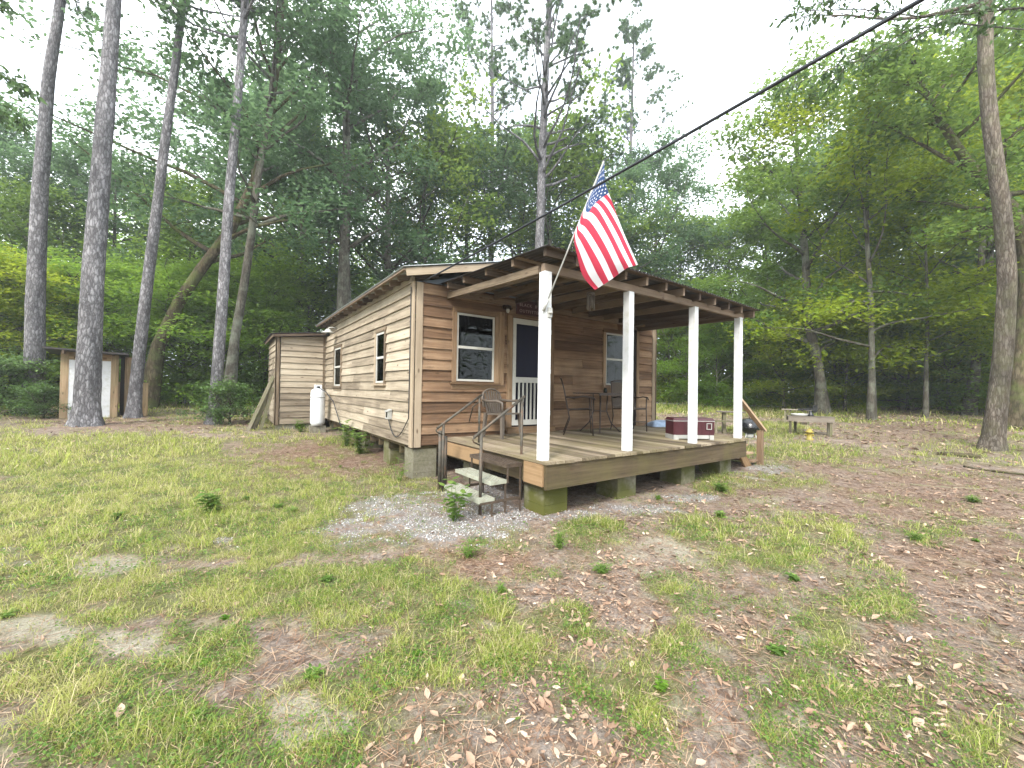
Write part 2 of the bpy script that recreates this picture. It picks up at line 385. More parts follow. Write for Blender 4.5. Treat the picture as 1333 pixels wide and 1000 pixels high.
BLOBS={'grass':[(-2.19,11.03,1.85,-0.75,0.42,-2.06,1),(-0.53,7.24,1.74,-0.98,0.18,-2.24,1),(-1.54,6.39,0.78,-0.47,0.49,-1.99,1),(0.26,5.0,0.72,-0.46,-0.04,-0.85,0.8),(-1.16,4.4,0.31,-0.2,0.16,-0.6,0.6),(-0.02,2.87,0.21,-0.14,0.01,-0.28,0.7),(-0.42,4.05,0.76,-0.49,0.06,-0.51,0.6),(0.51,3.3,0.42,-0.28,-0.07,-0.46,0.7),(1.12,3.05,0.34,-0.22,-0.12,-0.34,0.7),(1.19,4.15,0.32,-0.2,-0.14,-0.5,0.4),(1.34,2.08,0.19,-0.13,-0.12,-0.18,0.5),(-0.73,3.07,0.29,-0.19,0.06,-0.23,0.6),(-0.17,2.26,0.4,-0.27,0.02,-0.23,0.7),(0.45,1.99,0.12,-0.08,-0.05,-0.26,0.5),(1.31,2.41,0.26,-0.17,-0.16,-0.31,0.6),(1.86,2.04,0.15,-0.1,-0.13,-0.15,0.9),(3.25,3.09,0.28,-0.18,-0.3,-0.29,0.9),(1.98,3.36,0.07,-0.05,-0.11,-0.19,0.8),(2.76,1.9,0.15,-0.1,-0.19,-0.13,0.8),(4.18,2.5,0.25,-0.16,-0.44,-0.26,0.6),(5.26,1.8,0.44,-0.29,-0.55,-0.19,0.8),(4.2,1.74,0.37,-0.24,-0.47,-0.2,0.6),(5.47,1.39,0.34,-0.23,-0.33,-0.08,0.6),(6.48,3.49,0.31,-0.21,-0.65,-0.35,0.7),(3.84,0.84,0.28,-0.19,-0.29,-0.06,0.6),(3.18,0.96,0.17,-0.11,-0.29,-0.09,0.5),(2.14,0.79,0.15,-0.1,-0.21,-0.08,0.55),(2.28,1.46,0.1,-0.07,-0.17,-0.11,0.6),(1.72,1.31,0.19,-0.13,-0.16,-0.13,0.4),(2.79,0.25,0.09,-0.06,-0.15,-0.01,0.7),(10.73,3.67,1.05,-0.82,-1.37,-0.47,0.8),(7.78,2.88,0.62,-0.45,-0.67,-0.25,0.5),(24.1,6.99,1.49,-1.36,-2.83,-0.82,0.8),(22.36,11.64,3.2,-2.55,-2.51,-1.31,1),(13.14,1.74,0.72,-0.6,-2.07,-0.27,0.5),(6.49,0.98,0.36,-0.24,-0.6,-0.09,0.5),(1.37,1.67,0.13,-0.09,-0.1,-0.13,0.35),(0.88,2.14,0.21,-0.14,-0.07,-0.17,0.4),(1.05,7.73,0.44,-0.23,-0.15,-1.13,0.8),(1.16,11.17,0.63,-0.27,-0.09,-0.89,0.5),(2.32,10.06,0.39,-0.18,-0.22,-0.98,0.8),(2.42,7.32,0.48,-0.27,-0.19,-0.59,0.4),(9.23,4.8,0.56,-0.41,-0.86,-0.45,0.9),(14.21,5.92,0.94,-0.73,-2.17,-0.91,0.9),(17.35,1.17,0.34,-0.3,-3.6,-0.24,0.6),(2.86,0.54,0.13,-0.09,-0.14,-0.03,0.3)],'sand':[(-0.73,4.65,0.31,-0.2,0.04,-0.27,0.9),(-0.9,3.67,0.23,-0.15,0.05,-0.2,0.9),(-0.43,3.22,0.2,-0.13,0.02,-0.17,0.9),(0.3,2.06,0.16,-0.11,-0.02,-0.15,1),(-1.52,5.53,0.11,-0.07,0.07,-0.24,0.6),(1.88,5.84,0.37,-0.22,-0.1,-0.32,0.3),(3.28,2.34,0.37,-0.24,-0.5,-0.36,0.5),(1.97,0.81,0.23,-0.15,-0.17,-0.07,0.4),(4.61,3.67,0.46,-0.29,-0.37,-0.29,0.4),(6.61,2.35,0.54,-0.37,-0.59,-0.21,0.4)],'gravel':[(1.85,4.14,0.56,-0.36,-0.21,-0.48,1),(2.63,4.12,0.47,-0.3,-0.27,-0.43,1),(1.81,5.0,0.49,-0.3,-0.15,-0.43,0.9),(1.12,4.46,0.34,-0.21,-0.09,-0.37,0.8),(3.45,3.67,0.48,-0.31,-0.17,-0.18,0.7),(4.34,3.33,0.51,-0.32,-0.14,-0.11,0.9),(5.41,3.24,0.37,-0.24,-0.18,-0.11,0.9),(8.27,3.44,0.45,-0.33,-0.59,-0.24,0.7),(2.91,4.97,0.46,-0.28,-0.31,-0.53,0.9),(0.0,4.79,0.15,-0.1,0.0,-0.23,0.5),(-1.38,4.99,0.12,-0.08,0.16,-0.57,0.4)],'needle':[(1.97,9.2,1.55,-0.78,-0.45,-2.14,1),(0.69,8.97,0.73,-0.36,-0.19,-2.61,0.4),(1.82,3.09,0.39,-0.26,-0.17,-0.29,0.8),(3.12,2.66,0.38,-0.25,-0.29,-0.25,0.4),(8.54,1.45,1.31,-1.0,-2.02,-0.34,0.7),(6.7,2.78,0.57,-0.4,-1.1,-0.46,0.4),(5.76,0.71,0.62,-0.42,-1.0,-0.12,0.6),(18.23,2.58,1.88,-1.68,-4.29,-0.61,0.7),(10.26,2.97,1.19,-0.93,-1.67,-0.48,0.5),(-2.11,16.16,2.16,-0.56,0.26,-1.93,0.8),(8.1,1.78,0.72,-0.54,-1.03,-0.23,0.6)]}
# ---------------------------------------------------------------- ground
def blob(kind, x, y):
    r = np.zeros_like(x)
    for cx, cy, ax, ay, bx, by, w in BLOBS[kind]:
        det = ax * by - ay * bx
        dx = x - cx; dy = y - cy
        p = (dx * by - dy * bx) / det; q = (ax * dy - ay * dx) / det
        r = np.maximum(r, w * np.clip(1.55 - np.sqrt(p * p + q * q), 0, 1))
    return r
def masks(x, y):
    n1 = fbm(x * .9 + 3, y * .9, 4); n2 = fbm(x * 3.1, y * 3.1 + 5, 3); n3 = fbm(x * 7.7, y * 7.7 + 9, 2)
    r = np.hypot(x, y)
    gr = blob('grass', x, y); sa = blob('sand', x, y); gv = blob('gravel', x, y); ne = blob('needle', x, y)
    edge = (n1 - .5) * 1.3 + (n2 - .5) * 1.1
    lat = x * RIGHT[0] + y * RIGHT[1]; gr = np.clip((gr + edge * 1.15 + .02 + .20 * np.clip((1.0 - lat) / 2.5, -.4, 1)) * 1.7, 0, 1)
    base = np.clip((n1 * .5 + n2 * .5 + n3 * .3 - .60) * 4, 0, 1) * .75
    gr = np.maximum(gr, base)
    gr = gr * (1 - np.clip(ne * .9, 0, .8) * (n3 < .56)) 
    gv = np.clip((gv + (n2 - .5) * 1.1 + (n3 - .5) * 1.1 - .28) * 1.9, 0, 1) * (gv > .02)
    sa = np.clip((sa + edge * 1.0 + (n3 - .5) * .9 - .30) * 1.6, 0, 1)
    gr = gr * (1 - .6 * sa) * (1 - .6 * gv)
    # the dark soil under the cabin and its porch stays bare
    under = ((x > 2.6) & (x < 8.7) & (y > 6.4) & (y < 13.2)) | ((x > 3.1) & (x < 8.0) & (y > 3.95) & (y < 6.5))
    gr = np.where(under, 0, gr)
    ne = np.clip(ne + (n1 - .5) * .9, 0, 1)
    return gr, sa, gv, ne
def gz(x, y):
    x = np.asarray(x, float); y = np.asarray(y, float)
    return tz(x, y) + .05 * (fbm(x * .6, y * .6, 3) - .5) + .022 * (fbm(x * 4, y * 4, 3) - .5)

ang = np.linspace(0, 2 * PI, 721)[:-1]
rad = np.concatenate([[0.25], np.geomspace(.5, 45, 250), np.geomspace(48, 108, 14)])
A, R_ = np.meshgrid(ang, rad)
GX = R_ * np.cos(A); GY = R_ * np.sin(A)
fx, fy = GX.ravel(), GY.ravel()
GZ = gz(fx, fy)
nr, na = GX.shape
i, j = np.meshgrid(np.arange(nr - 1), np.arange(na), indexing='ij')
j2 = (j + 1) % na
F = np.stack([i * na + j, (i + 1) * na + j, (i + 1) * na + j2, i * na + j2], -1).reshape(-1, 4)
mg, ms, mv, mn = masks(fx, fy)
def ground_mat():
    m, nt, out = new_mat('forest yard soil'); N = NT(nt); tc = coords(N); o = tc.outputs['Object']
    def at_(n):
        a = N.n('Attribute'); a.attribute_name = n; return a.outputs['Fac']
    big = N.noise(o, .7, 5, .6); mid = N.noise(o, 5, 6, .7); fine = N.noise(o, 45, 5, .75); grit = N.noise(o, 160, 3, .8)
    soil = N.ramp(mid, [(.3, (.16, .12, .095)), (.5, (.345, .28, .235)), (.7, (.48, .415, .365))])
    soil = N.mix(N.math('MULTIPLY', N.ramp(fine, [(.38, (1, 1, 1)), (.6, (0, 0, 0))]), .55), soil, (.055, .038, .026))
    need = N.ramp(fine, [(.3, (.09, .05, .033)), (.55, (.23, .14, .095)), (.75, (.38, .26, .19))])
    soil = N.mix(N.math('MULTIPLY', at_('needle'), .8), soil, need)
    # leaf flakes seen as mottling
    mp = N.n('Mapping'); mp.inputs['Scale'].default_value = (16, 16, 16); N.l(o, mp.inputs[0])
    vo = N.n('TexVoronoi'); vo.inputs['Scale'].default_value = 1; vo.inputs['Randomness'].default_value = 1; N.l(mp.outputs[0], vo.inputs['Vector'])
    fl = N.ramp(vo.outputs['Color'], [(.2, (.10, .06, .04)), (.5, (.27, .185, .13)), (.8, (.46, .37, .28))])
    pick = N.ramp(N.noise(o, 9, 4, .7), [(.47, (0, 0, 0)), (.56, (1, 1, 1))])
    soil = N.mix(N.math('MULTIPLY', pick, .65), soil, fl)
    sand = N.ramp(fine, [(.3, (.30, .25, .20)), (.5, (.50, .45, .37)), (.7, (.62, .57, .49))])
    soil = N.mix(at_('sand'), soil, sand)
    grav = N.ramp(grit, [(.3, (.16, .15, .15)), (.6, (.40, .39, .39))])
    soil = N.mix(N.math('MULTIPLY', at_('gravel'), .8), soil, grav)
    gcol = N.ramp(fine, [(.3, (.05, .06, .018)), (.5, (.12, .145, .03)), (.75, (.24, .235, .085))])
    soil = N.mix(N.math('MULTIPLY', at_('grass'), .72), soil, gcol)
    hb = N.math('ADD', fine, N.math('MULTIPLY', mid, .6))
    p = N.pbsdf(soil, .95, .12, bump=hb, bstr=1.0, bdist=.05)
    N.l(p.outputs[0], out.inputs[0]); return m
tag(np_mesh('ground', np.stack([fx, fy, GZ], -1), F, None, [ground_mat()], smooth=True,
    attrs=dict(grass=mg, sand=ms, gravel=mv, needle=mn)), 'patchy yard of sandy soil, pine straw and thin grass', 'ground', kind='structure')

def blades(X, Y, H, Wd, tone, lean, Z=None):
    n = len(X); a = RG.uniform(0, 2 * PI, n); b = RG.uniform(0, 2 * PI, n)
    if Z is None: Z = gz(X, Y)
    base = np.stack([X, Y, Z - .005], -1)
    side = np.stack([np.cos(a), np.sin(a), np.zeros(n)], -1) * (Wd / 2)[:, None]
    ld = np.stack([np.cos(b), np.sin(b), np.zeros(n)], -1)
    midp = base + ld * (lean * H * .3)[:, None] + np.array([0, 0, 1.]) * (H * .55)[:, None]
    tip = base + ld * (lean * H)[:, None] + np.array([0, 0, 1.]) * (H * (1 - .35 * lean))[:, None]
    V = np.empty((n, 5, 3)); V[:, 0] = base - side; V[:, 1] = base + side; V[:, 2] = midp + side * .75; V[:, 3] = midp - side * .75; V[:, 4] = tip
    o = (np.arange(n) * 5)[:, None]
    F3 = np.concatenate([o + [0, 1, 2], o + [0, 2, 3], o + [3, 2, 4]], 1).reshape(-1, 3)
    return V.reshape(-1, 3), F3, np.repeat(tone, 3)
# grass: sample points in the view sector, nearer = denser, kept where the yard is grassy
def sector(n, r0, r1, a0=-62, a1=62, p=1.0):
    r = r0 + (r1 - r0) * RG.random(n) ** p
    a = np.radians(RG.uniform(a0, a1, n)) + math.atan2(FWD[1], FWD[0])
    return r * np.cos(a), r * np.sin(a)
parts = []
for (n, r0, r1, h, w) in ((520000, 1.0, 4.6, .034, .0026), (480000, 4.6, 10, .046, .0046), (330000, 10, 19, .075, .010), (130000, 19, 36, .15, .026)):
    x, y = sector(n, r0, r1)
    g, s_, v_, n_ = masks(x, y)
    cl = fbm(x * 6 + 40, y * 6, 2)
    keep = RG.random(n) < np.clip(g, 0, 1) ** 1.6 * np.clip((cl - .36) * 4, .12, 1) * (.9 if r0 > 4 else .8)
    far = r0 > 18
    if far: keep = RG.random(n) < .25 + .75 * (fbm(x * .25, y * .25 + 3, 3) > .5) 
    x, y, g, cl = x[keep], y[keep], g[keep], cl[keep]
    m = len(x)
    H = h * RG.uniform(.3, 1.5, m) * (.5 + .8 * g) * (.6 + .8 * cl)
    big = RG.random(m) < .05; H[big] *= 2.6
    left = np.clip((2.2 - x) / 3.0, 0, 1)
    tone = np.clip(.37 + .26 * (fbm(x * 1.3, y * 1.3, 3) - .5) * 2 + .14 * left + RG.normal(0, .15, m), 0, 1)
    dry = RG.random(m) < .27; tone[dry] = RG.uniform(.82, 1, dry.sum())
    parts.append(blades(x, y, H, w * RG.uniform(.6, 1.5, m), tone, RG.uniform(.2, 1.5, m)))
V = []; Fc = []; T = []; b = 0
for v, f, t in parts: V.append(v); Fc.append(f + b); T.append(t); b += len(v)
tag(np_mesh('grass', np.concatenate(V), np.concatenate(Fc), np.concatenate(T), [L_grass]), 'thin yellow green grass growing in uneven patches over the yard', 'grass', kind='stuff')
print('grass blades', sum(len(p[2]) // 3 for p in parts))

def flakes(X, Y, S, tone, curl, asp=.8, lift=.012, tilt=.5):
    """dry leaves: 6-cornered blades folded along the midrib and curled at the tip (4 triangles-pairs as quads)"""
    n = len(X); a = RG.uniform(0, 2 * PI, n); asp = asp * RG.uniform(.45, 1.35, (n, 1))
    u = np.stack([np.cos(a), np.sin(a), RG.normal(0, .18, n) * tilt * 2], -1); w = np.stack([-np.sin(a), np.cos(a), RG.normal(0, .22, n) * tilt * 2], -1)
    up = np.array([0, 0, 1.0])
    c = np.stack([X, Y, gz(X, Y) + lift * RG.uniform(.3, 1.6, n)], -1)
    S = S[:, None]; k = curl[:, None]
    A_ = c - u * S; D = c + u * S + up * k * S * .9
    B1 = c - u * S * .25 + w * S * asp + up * k * S * .7; B2 = c - u * S * .25 - w * S * asp + up * k * S * .6
    C1 = c + u * S * .45 + w * S * asp * .75 + up * k * S * .8; C2 = c + u * S * .45 - w * S * asp * .75 + up * k * S * .8
    E1 = c - u * S * .25; E2 = c + u * S * .45 + up * k * S * .15
    V = np.stack([A_, B1, C1, D, C2, B2, E1, E2], 1)
    o = (np.arange(n) * 8)[:, None]
    F = np.concatenate([o + [0, 6, 1, 1], o + [0, 5, 6, 6]], 1)
    F3 = np.concatenate([o + [0, 6, 1], o + [0, 5, 6], o + [1, 6, 2], o + [6, 7, 2], o + [6, 5, 7], o + [5, 4, 7], o + [2, 7, 3], o + [7, 4, 3]], 1).reshape(-1, 3)
    return V.reshape(-1, 3), F3, np.repeat(tone, 8)
parts = []
for n, r0, r1, s0 in ((15000, 1.0, 4.5, .0215), (90000, 1.0, 7, .0075), (28000, 4.5, 12, .024), (26000, 12, 26, .045)):
    x, y = sector(n, r0, r1)
    g, s_, v_, n_ = masks(x, y)
    u_side = (x * RIGHT[0] + y * RIGHT[1])
    dens = np.clip(.22 + .42 * (u_side + .5) / (1.0 + .35 * r0), .10, 1) * (1 - .7 * g) * (1 - .5 * s_) * np.clip((fbm(x * 2.2, y * 2.2 + 8, 3) - .31) * 3.2, .16, 1.2)
    if r0 > 11: dens = np.clip(dens, .25, 1)
    under = ((x > 2.6) & (x < 8.7) & (y > 6.4) & (y < 13.2)) | ((x > 3.1) & (x < 8.0) & (y > 3.95) & (y < 6.5))
    keep = (RG.random(n) < dens) & ~under; x, y = x[keep], y[keep]; m = len(x)
    parts.append(flakes(x, y, s0 * RG.uniform(.3, 1.45, m) ** 1.2, np.clip(RG.normal(.44, .27, m), 0, 1), RG.uniform(-.25, .8, m), .45))
V = []; Fc = []; T = []; b = 0
for v, f, t in parts: V.append(v); Fc.append(f + b); T.append(t); b += len(v)
tag(np_mesh('leaf_litter', np.concatenate(V), np.concatenate(Fc), np.concatenate(T), [L_dead]), 'dry curled tan leaves scattered over the ground', 'leaf litter', kind='stuff')
# pine straw and small twigs lying flat
x, y = sector(120000, 1.0, 12)
g, s_, v_, n_ = masks(x, y)
keep = RG.random(len(x)) < (.45 + .55 * n_) * (1 - .6 * g); x, y = x[keep], y[keep]; n = len(x)
a = RG.uniform(0, PI, n); Ln = RG.uniform(.015, .065, n); wd = RG.uniform(.0005, .0012, n) * (1 + np.hypot(x, y) * .12)
d = np.stack([np.cos(a), np.sin(a), RG.normal(0, .12, n)], -1) * (Ln / 1)[:, None]; s_v = np.stack([-np.sin(a), np.cos(a), np.zeros(n)], -1) * wd[:, None]
c = np.stack([x, y, gz(x, y) + RG.uniform(.003, .016, n)], -1)
V = np.stack([c - d - s_v, c + d - s_v, c + d + s_v, c - d + s_v], 1).reshape(-1, 3)
tag(np_mesh('pine_straw', V, np.arange(n * 4).reshape(-1, 4), RG.random(n), [L_straw]), 'reddish pine straw strewn over bare soil', 'pine straw', kind='stuff')
# gravel
x, y = sector(110000, 2.6, 11)
g, s_, v_, n_ = masks(x, y)
keep = RG.random(len(x)) < v_ ** 1.5 * .9; x, y = x[keep], y[keep]; n = len(x)
oc = np.array([(1, 0, 0), (0, 1, 0), (-1, 0, 0), (0, -1, 0), (0, 0, 1), (0, 0, -1), ], float)
of = np.array([(0, 1, 4), (1, 2, 4), (2, 3, 4), (3, 0, 4), (1, 0, 5), (2, 1, 5), (3, 2, 5), (0, 3, 5)])
sz = RG.uniform(.0045, .012, n); P = oc[None] * RG.uniform(.6, 1.25, (n, 6, 1)) + RG.normal(0, .18, (n, 6, 3))
an = RG.uniform(0, 6.3, n); cA, sA = np.cos(an)[:, None], np.sin(an)[:, None]
P = np.stack([P[..., 0] * cA - P[..., 1] * sA, P[..., 0] * sA + P[..., 1] * cA, P[..., 2] * .7], -1) * sz[:, None, None]
P = P + np.stack([x, y, gz(x, y) + sz * .4], -1)[:, None]
F3 = (of[None] + (np.arange(n) * 6)[:, None, None]).reshape(-1, 3)
tag(np_mesh('gravel', P.reshape(-1, 3), F3, np.repeat(np.clip(RG.normal(.55, .25, n), 0, 1), 8), [M_stone]), 'loose pale grey gravel spread by the porch steps', 'gravel', kind='stuff')
print('stones', n)
# ---------------------------------------------------------------- cabin
cabin = empty('cabin', (2.48, 6.29, 0), label='weathered clapboard cabin on concrete piers with a roofed front porch', cat='cabin')
CX, CY = 2.48, 6.29
INV = Matrix.Translation((-CX, -CY, 0))
def cb(mb, name, mat, parent=None):   # a part of the cabin, coordinates given in the world
    o = mb.build(name, mat, parent or cabin, M=INV if parent is None else INV)
    return o
WB, WT = .57, 3.22        # bottom and top of the clad walls
EXPO = .1775
def siding(mb, o, ud, nd, L, z0, topfn, openings=(), expo=EXPO, seed=1, umin=0.0):
    r = random.Random(seed); ud = Vector(ud); nd = Vector(nd); o = Vector(o)
    zmax = max(topfn(umin), topfn(L), topfn(L / 2)); rows = int(math.ceil((zmax - z0) / expo))
    for i in range(rows):
        zb = z0 + i * expo; zt = zb + expo
        cuts = [umin, L]; x = umin + r.uniform(1.0, 3.8)
        while x < L - .5: cuts.append(x); x += r.uniform(2.2, 4.2)
        joints = set(cuts)
        for (a, b_, c, d) in openings:
            if d > zb and c < zt: cuts += [a, b_]
        cuts = sorted(set(cuts)); ph = r.uniform(0, 50); tone = r.random(); thick = r.uniform(.034, .044)
        for k in range(len(cuts) - 1):
            ua, ub = cuts[k], cuts[k + 1]
            if ub - ua < .002: continue
            if ua in joints: tone = r.random(); ph = r.uniform(0, 50)
            um = (ua + ub) / 2; ivs = [(zb, zt)]
            for (a, b_, c, d) in openings:
                if a <= um <= b_:
                    nv = []
                    for (p, q) in ivs:
                        if d <= p or c >= q: nv.append((p, q)); continue
                        if c > p: nv.append((p, c))
                        if d < q: nv.append((d, q))
                    ivs = nv
            for (p, q) in ivs:
                n = max(1, int((ub - ua) / .22)); vs = []; fs = []; uvs = []
                gap = .002
                for s in range(n + 1):
                    u = ua + gap + (ub - ua - 2 * gap) * s / n
                    qq = min(q, topfn(u)); 
                    wob = (.0035 * math.sin(u * 1.7 + ph) + .0018 * math.sin(u * 9.7 + ph * 2)) if p == zb else 0
                    pb = p + wob if i else p
                    qq = max(qq, pb + .001)
                    def off(z): return .012 + (thick - .012) * (zt - z) / expo
                    for (z, of_) in ((pb, -.02), (pb, off(p)), (qq, off(qq)), (qq, -.02)):
                        vs.append(o + ud * u + nd * of_ + Vector((0, 0, z)))
                for s in range(n):
                    for e in range(4):
                        e2 = (e + 1) % 4
                        fs.append((s * 4 + e, s * 4 + e2, (s + 1) * 4 + e2, (s + 1) * 4 + e))
                        ua_ = ua + (ub - ua) * s / n; ub_ = ua + (ub - ua) * (s + 1) / n
                        va, vb = (e * .18, e * .18 + .17)
                        uvs.append([(ua_, va), (ua_, vb), (ub_, vb), (ub_, va)])
                fs += [(0, 1, 2, 3), (n * 4 + 3, n * 4 + 2, n * 4 + 1, n * 4)]
                uvs += [[(0, 0), (0, .05), (.1, .05), (.1, 0)]] * 2
                mb.add(vs, fs, tone, 0, uvs)
HX = 8.77; HY = 13.35
win_f = [(3.22 - CX, 3.99 - CX, 1.64, 2.82), (6.96 - CX, 7.66 - CX, 1.64, 2.82)]
door_f = (4.40 - CX, 5.30 - CX, .66, 2.86)
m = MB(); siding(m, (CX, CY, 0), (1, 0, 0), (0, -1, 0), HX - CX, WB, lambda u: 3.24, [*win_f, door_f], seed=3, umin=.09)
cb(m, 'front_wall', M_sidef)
win_l = [(7.72 - CY, 8.25 - CY, 1.60, 2.58), (11.32 - CY, 12.10 - CY, 1.54, 2.56)]
m = MB(); siding(m, (CX, CY, 0), (0, 1, 0), (-1, 0, 0), HY - CY, WB, lambda u: 3.34, win_l, seed=5, umin=.09)
cb(m, 'side_wall', M_side)
m = MB(); siding(m, (HX, CY, 0), (0, 1, 0), (1, 0, 0), HY - CY, WB, lambda u: 3.34, [], seed=6, umin=.09)
cb(m, 'side_wall', M_side)
m = MB(); siding(m, (CX, HY, 0), (1, 0, 0), (0, 1, 0), HX - CX, WB, lambda u: 3.3, [], seed=8)
m.hexa([(CX, HY - .02, 3.2), (HX, HY - .02, 3.2), (HX, HY, 3.2), (CX, HY, 3.2), ((CX + HX) / 2 - .05, HY - .02, 4.02), ((CX + HX) / 2 + .05, HY - .02, 4.02), ((CX + HX) / 2 + .05, HY, 4.02), ((CX + HX) / 2 - .05, HY, 4.02)])
cb(m, 'back_wall', M_side)
# front gable sheet, floor frame
m = MB(); RX = (CX + HX) / 2
m.hexa([(CX, CY - .012, 3.235), (HX, CY - .012, 3.235), (HX, CY + .01, 3.235), (CX, CY + .01, 3.235), (RX - .05, CY - .012, 4.03), (RX + .05, CY - .012, 4.03), (RX + .05, CY + .01, 4.03), (RX - .05, CY + .01, 4.03)], .5)
cb(m, 'gable_panel', M_blue)
m = MB(); m.box(CX + .03, HX - .03, CY + .03, HY - .03, .50, .66)
for k in range(12): m.box(CX + .05, HX - .05, CY + .1 + k * .6, CY + .15 + k * .6, .36, .50)
cb(m, 'floor_frame', M_beamw)
# corner boards
def cboard(x, y, sx, sy, z0, z1, mat=M_trim):
    m = MB()
    m.box(min(x, x + sx * .115), max(x, x + sx * .115), min(y - sy * .045, y - sy * .022), max(y - sy * .045, y - sy * .022), z0, z1)
    m.box(min(x - sx * .047, x - sx * .02), max(x - sx * .047, x - sx * .02), min(y - sy * .045, y + sy * .075), max(y - sy * .045, y + sy * .075), z0, z1 + .004)
    cb(m, 'corner_board', mat)
cboard(CX, CY, 1, 1, .545, 3.23); cboard(HX, CY, -1, 1, .545, 3.2, M_trim); cboard(HX, HY, -1, -1, .545, 3.2)
m = MB(); m.box(8.03, 8.13, CY - .05, CY - .028, .70, 2.97); cb(m, 'trim_board', M_trimb)
m = MB(); m.box(7.93, 8.025, CY - .055, CY - .028, .70, 2.97); cb(m, 'trim_board', M_dark)
# windows -------------------------------------------------
def window(o, ud, nd, u0, u1, z0, z1, cw, wname='window', apron=True, side_mat=M_trim, mull=.035, curtain=0, sunk=.0):
    o = Vector(o); ud = Vector(ud); nd = Vector(nd)
    def bx(m, a, b_, n0, n1, c, d, tone=None):
        q = []
        for z in (c, d):
            for (u, n) in ((a, n0), (b_, n0), (b_, n1), (a, n1)): q.append(o + ud * u + nd * n + Vector((0, 0, z)))
        m.hexa(q, tone)
    P = .052
    m = MB()                                             # raw wood casing
    bx(m, u0 - cw, u0 - .004, .0, P, z0 - .02, z1 + .01); bx(m, u1 + .004, u1 + cw, .0, P, z0 - .02, z1 + .015)
    bx(m, u0 - cw, u1 + cw, .0, P - .004, z1 + .016, z1 + .016 + cw * .95)
    bx(m, u0 - cw - .03, u1 + cw + .03, .0, P + .035, z0 - .055, z0 - .021)
    if apron: bx(m, u0 - cw, u1 + cw, .0, P - .012, z0 - .055 - cw, z0 - .056)
    w = cb(m, wname, side_mat)
    m = MB(); n0, n1 = .004, .034
    bx(m, u0, u0 + mull, n0, n1, z0, z1); bx(m, u1 - mull, u1, n0, n1, z0, z1)
    bx(m, u0 + mull, u1 - mull, n0, n1, z0, z0 + mull); bx(m, u0 + mull, u1 - mull, n0, n1, z1 - mull, z1)
    zm = (z0 + z1) / 2; bx(m, u0 + mull, u1 - mull, n0, n1 + .006, zm - .022, zm + .022)
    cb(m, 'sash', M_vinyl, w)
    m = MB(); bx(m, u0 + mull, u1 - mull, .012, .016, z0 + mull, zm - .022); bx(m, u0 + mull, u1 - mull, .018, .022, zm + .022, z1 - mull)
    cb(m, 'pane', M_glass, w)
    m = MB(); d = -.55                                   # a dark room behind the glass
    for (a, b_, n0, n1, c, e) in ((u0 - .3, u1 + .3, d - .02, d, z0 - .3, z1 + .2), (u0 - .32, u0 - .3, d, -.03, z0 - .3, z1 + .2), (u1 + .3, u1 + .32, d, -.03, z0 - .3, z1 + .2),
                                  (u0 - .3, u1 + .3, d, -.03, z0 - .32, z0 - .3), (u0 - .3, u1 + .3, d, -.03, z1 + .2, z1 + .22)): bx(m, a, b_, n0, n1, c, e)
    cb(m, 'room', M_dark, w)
    if curtain:
        m = MB()
        for s in (0, 1):
            vs = []; fs = []; nn = 14
            for k in range(nn + 1):
                t = k / nn; wv = -.06 - .03 * math.sin(k * 1.9)
                for q, z in enumerate((z1 - .02, (z0 + z1) / 2 + .1, z0 + .02)):
                    wid = (.48, .30, .14)[q] * curtain
                    uu = (u0 + t * wid * (u1 - u0)) if s == 0 else (u1 - t * wid * (u1 - u0))
                    vs.append(o + ud * uu + nd * wv + Vector((0, 0, z)))
            for k in range(nn):
                for q in (0, 1): fs.append((k * 3 + q, k * 3 + q + 1, k * 3 + 4 + q, k * 3 + 3 + q))
            m.add(vs, fs, .5)
        cb(m, 'curtain', M_curtain, w)
    return w
FO = (CX, CY, 0)
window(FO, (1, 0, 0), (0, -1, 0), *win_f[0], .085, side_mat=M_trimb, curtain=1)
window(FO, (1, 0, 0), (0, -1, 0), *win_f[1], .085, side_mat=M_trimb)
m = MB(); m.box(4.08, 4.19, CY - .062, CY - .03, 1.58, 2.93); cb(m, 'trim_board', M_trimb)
window(FO, (0, 1, 0), (-1, 0, 0), *win_l[0], .075, curtain=1.2, mull=.035)
window(FO, (0, 1, 0), (-1, 0, 0), *win_l[1], .075, curtain=.6, mull=.035)
# screen door ----------------------------------------------
dx0, dx1, dz0, dz1 = 4.40, 5.30, .83, 2.86
m = MB(); m.box(dx0 - .125, dx0 - .01, CY - .05, CY, .68, 2.90); m.box(dx1 + .01, dx1 + .12, CY - .05, CY, .68, 2.90)
m.box(dx0 - .125, dx1 + .12, CY - .046, CY, 2.901, 3.02); m.box(dx0 - .13, dx1 + .13, CY - .10, CY, .68, .80)
dr = cb(m, 'door', M_trimb)
m = MB(); m.box(dx0 + .02, dx1 - .02, CY + .02, CY + .06, .80, 2.87); cb(m, 'door_panel', M_doorp, dr)
m = MB(); y0, y1 = CY - .045, CY - .015
m.box(dx0, dx0 + .075, y0, y1, dz0, dz1); m.box(dx1 - .075, dx1, y0, y1, dz0, dz1); m.box(dx0 + .075, dx1 - .075, y0, y1, dz1 - .10, dz1)
m.box(dx0 + .075, dx1 - .075, y0, y1, dz0, dz0 + .10); m.box(dx0 + .075, dx1 - .075, y0, y1, 1.64, 1.745)
sd_ = cb(m, 'screen_door', M_vinyl, dr)
m = MB()
for k in range(7):
    xx = dx0 + .075 + (dx1 - dx0 - .15) * (k + .95) / 7.9; m.box(xx - .016, xx + .016, y0 + .006, y1 - .004, dz0 + .10, 1.64)
cb(m, 'balusters', M_vinyl, dr)
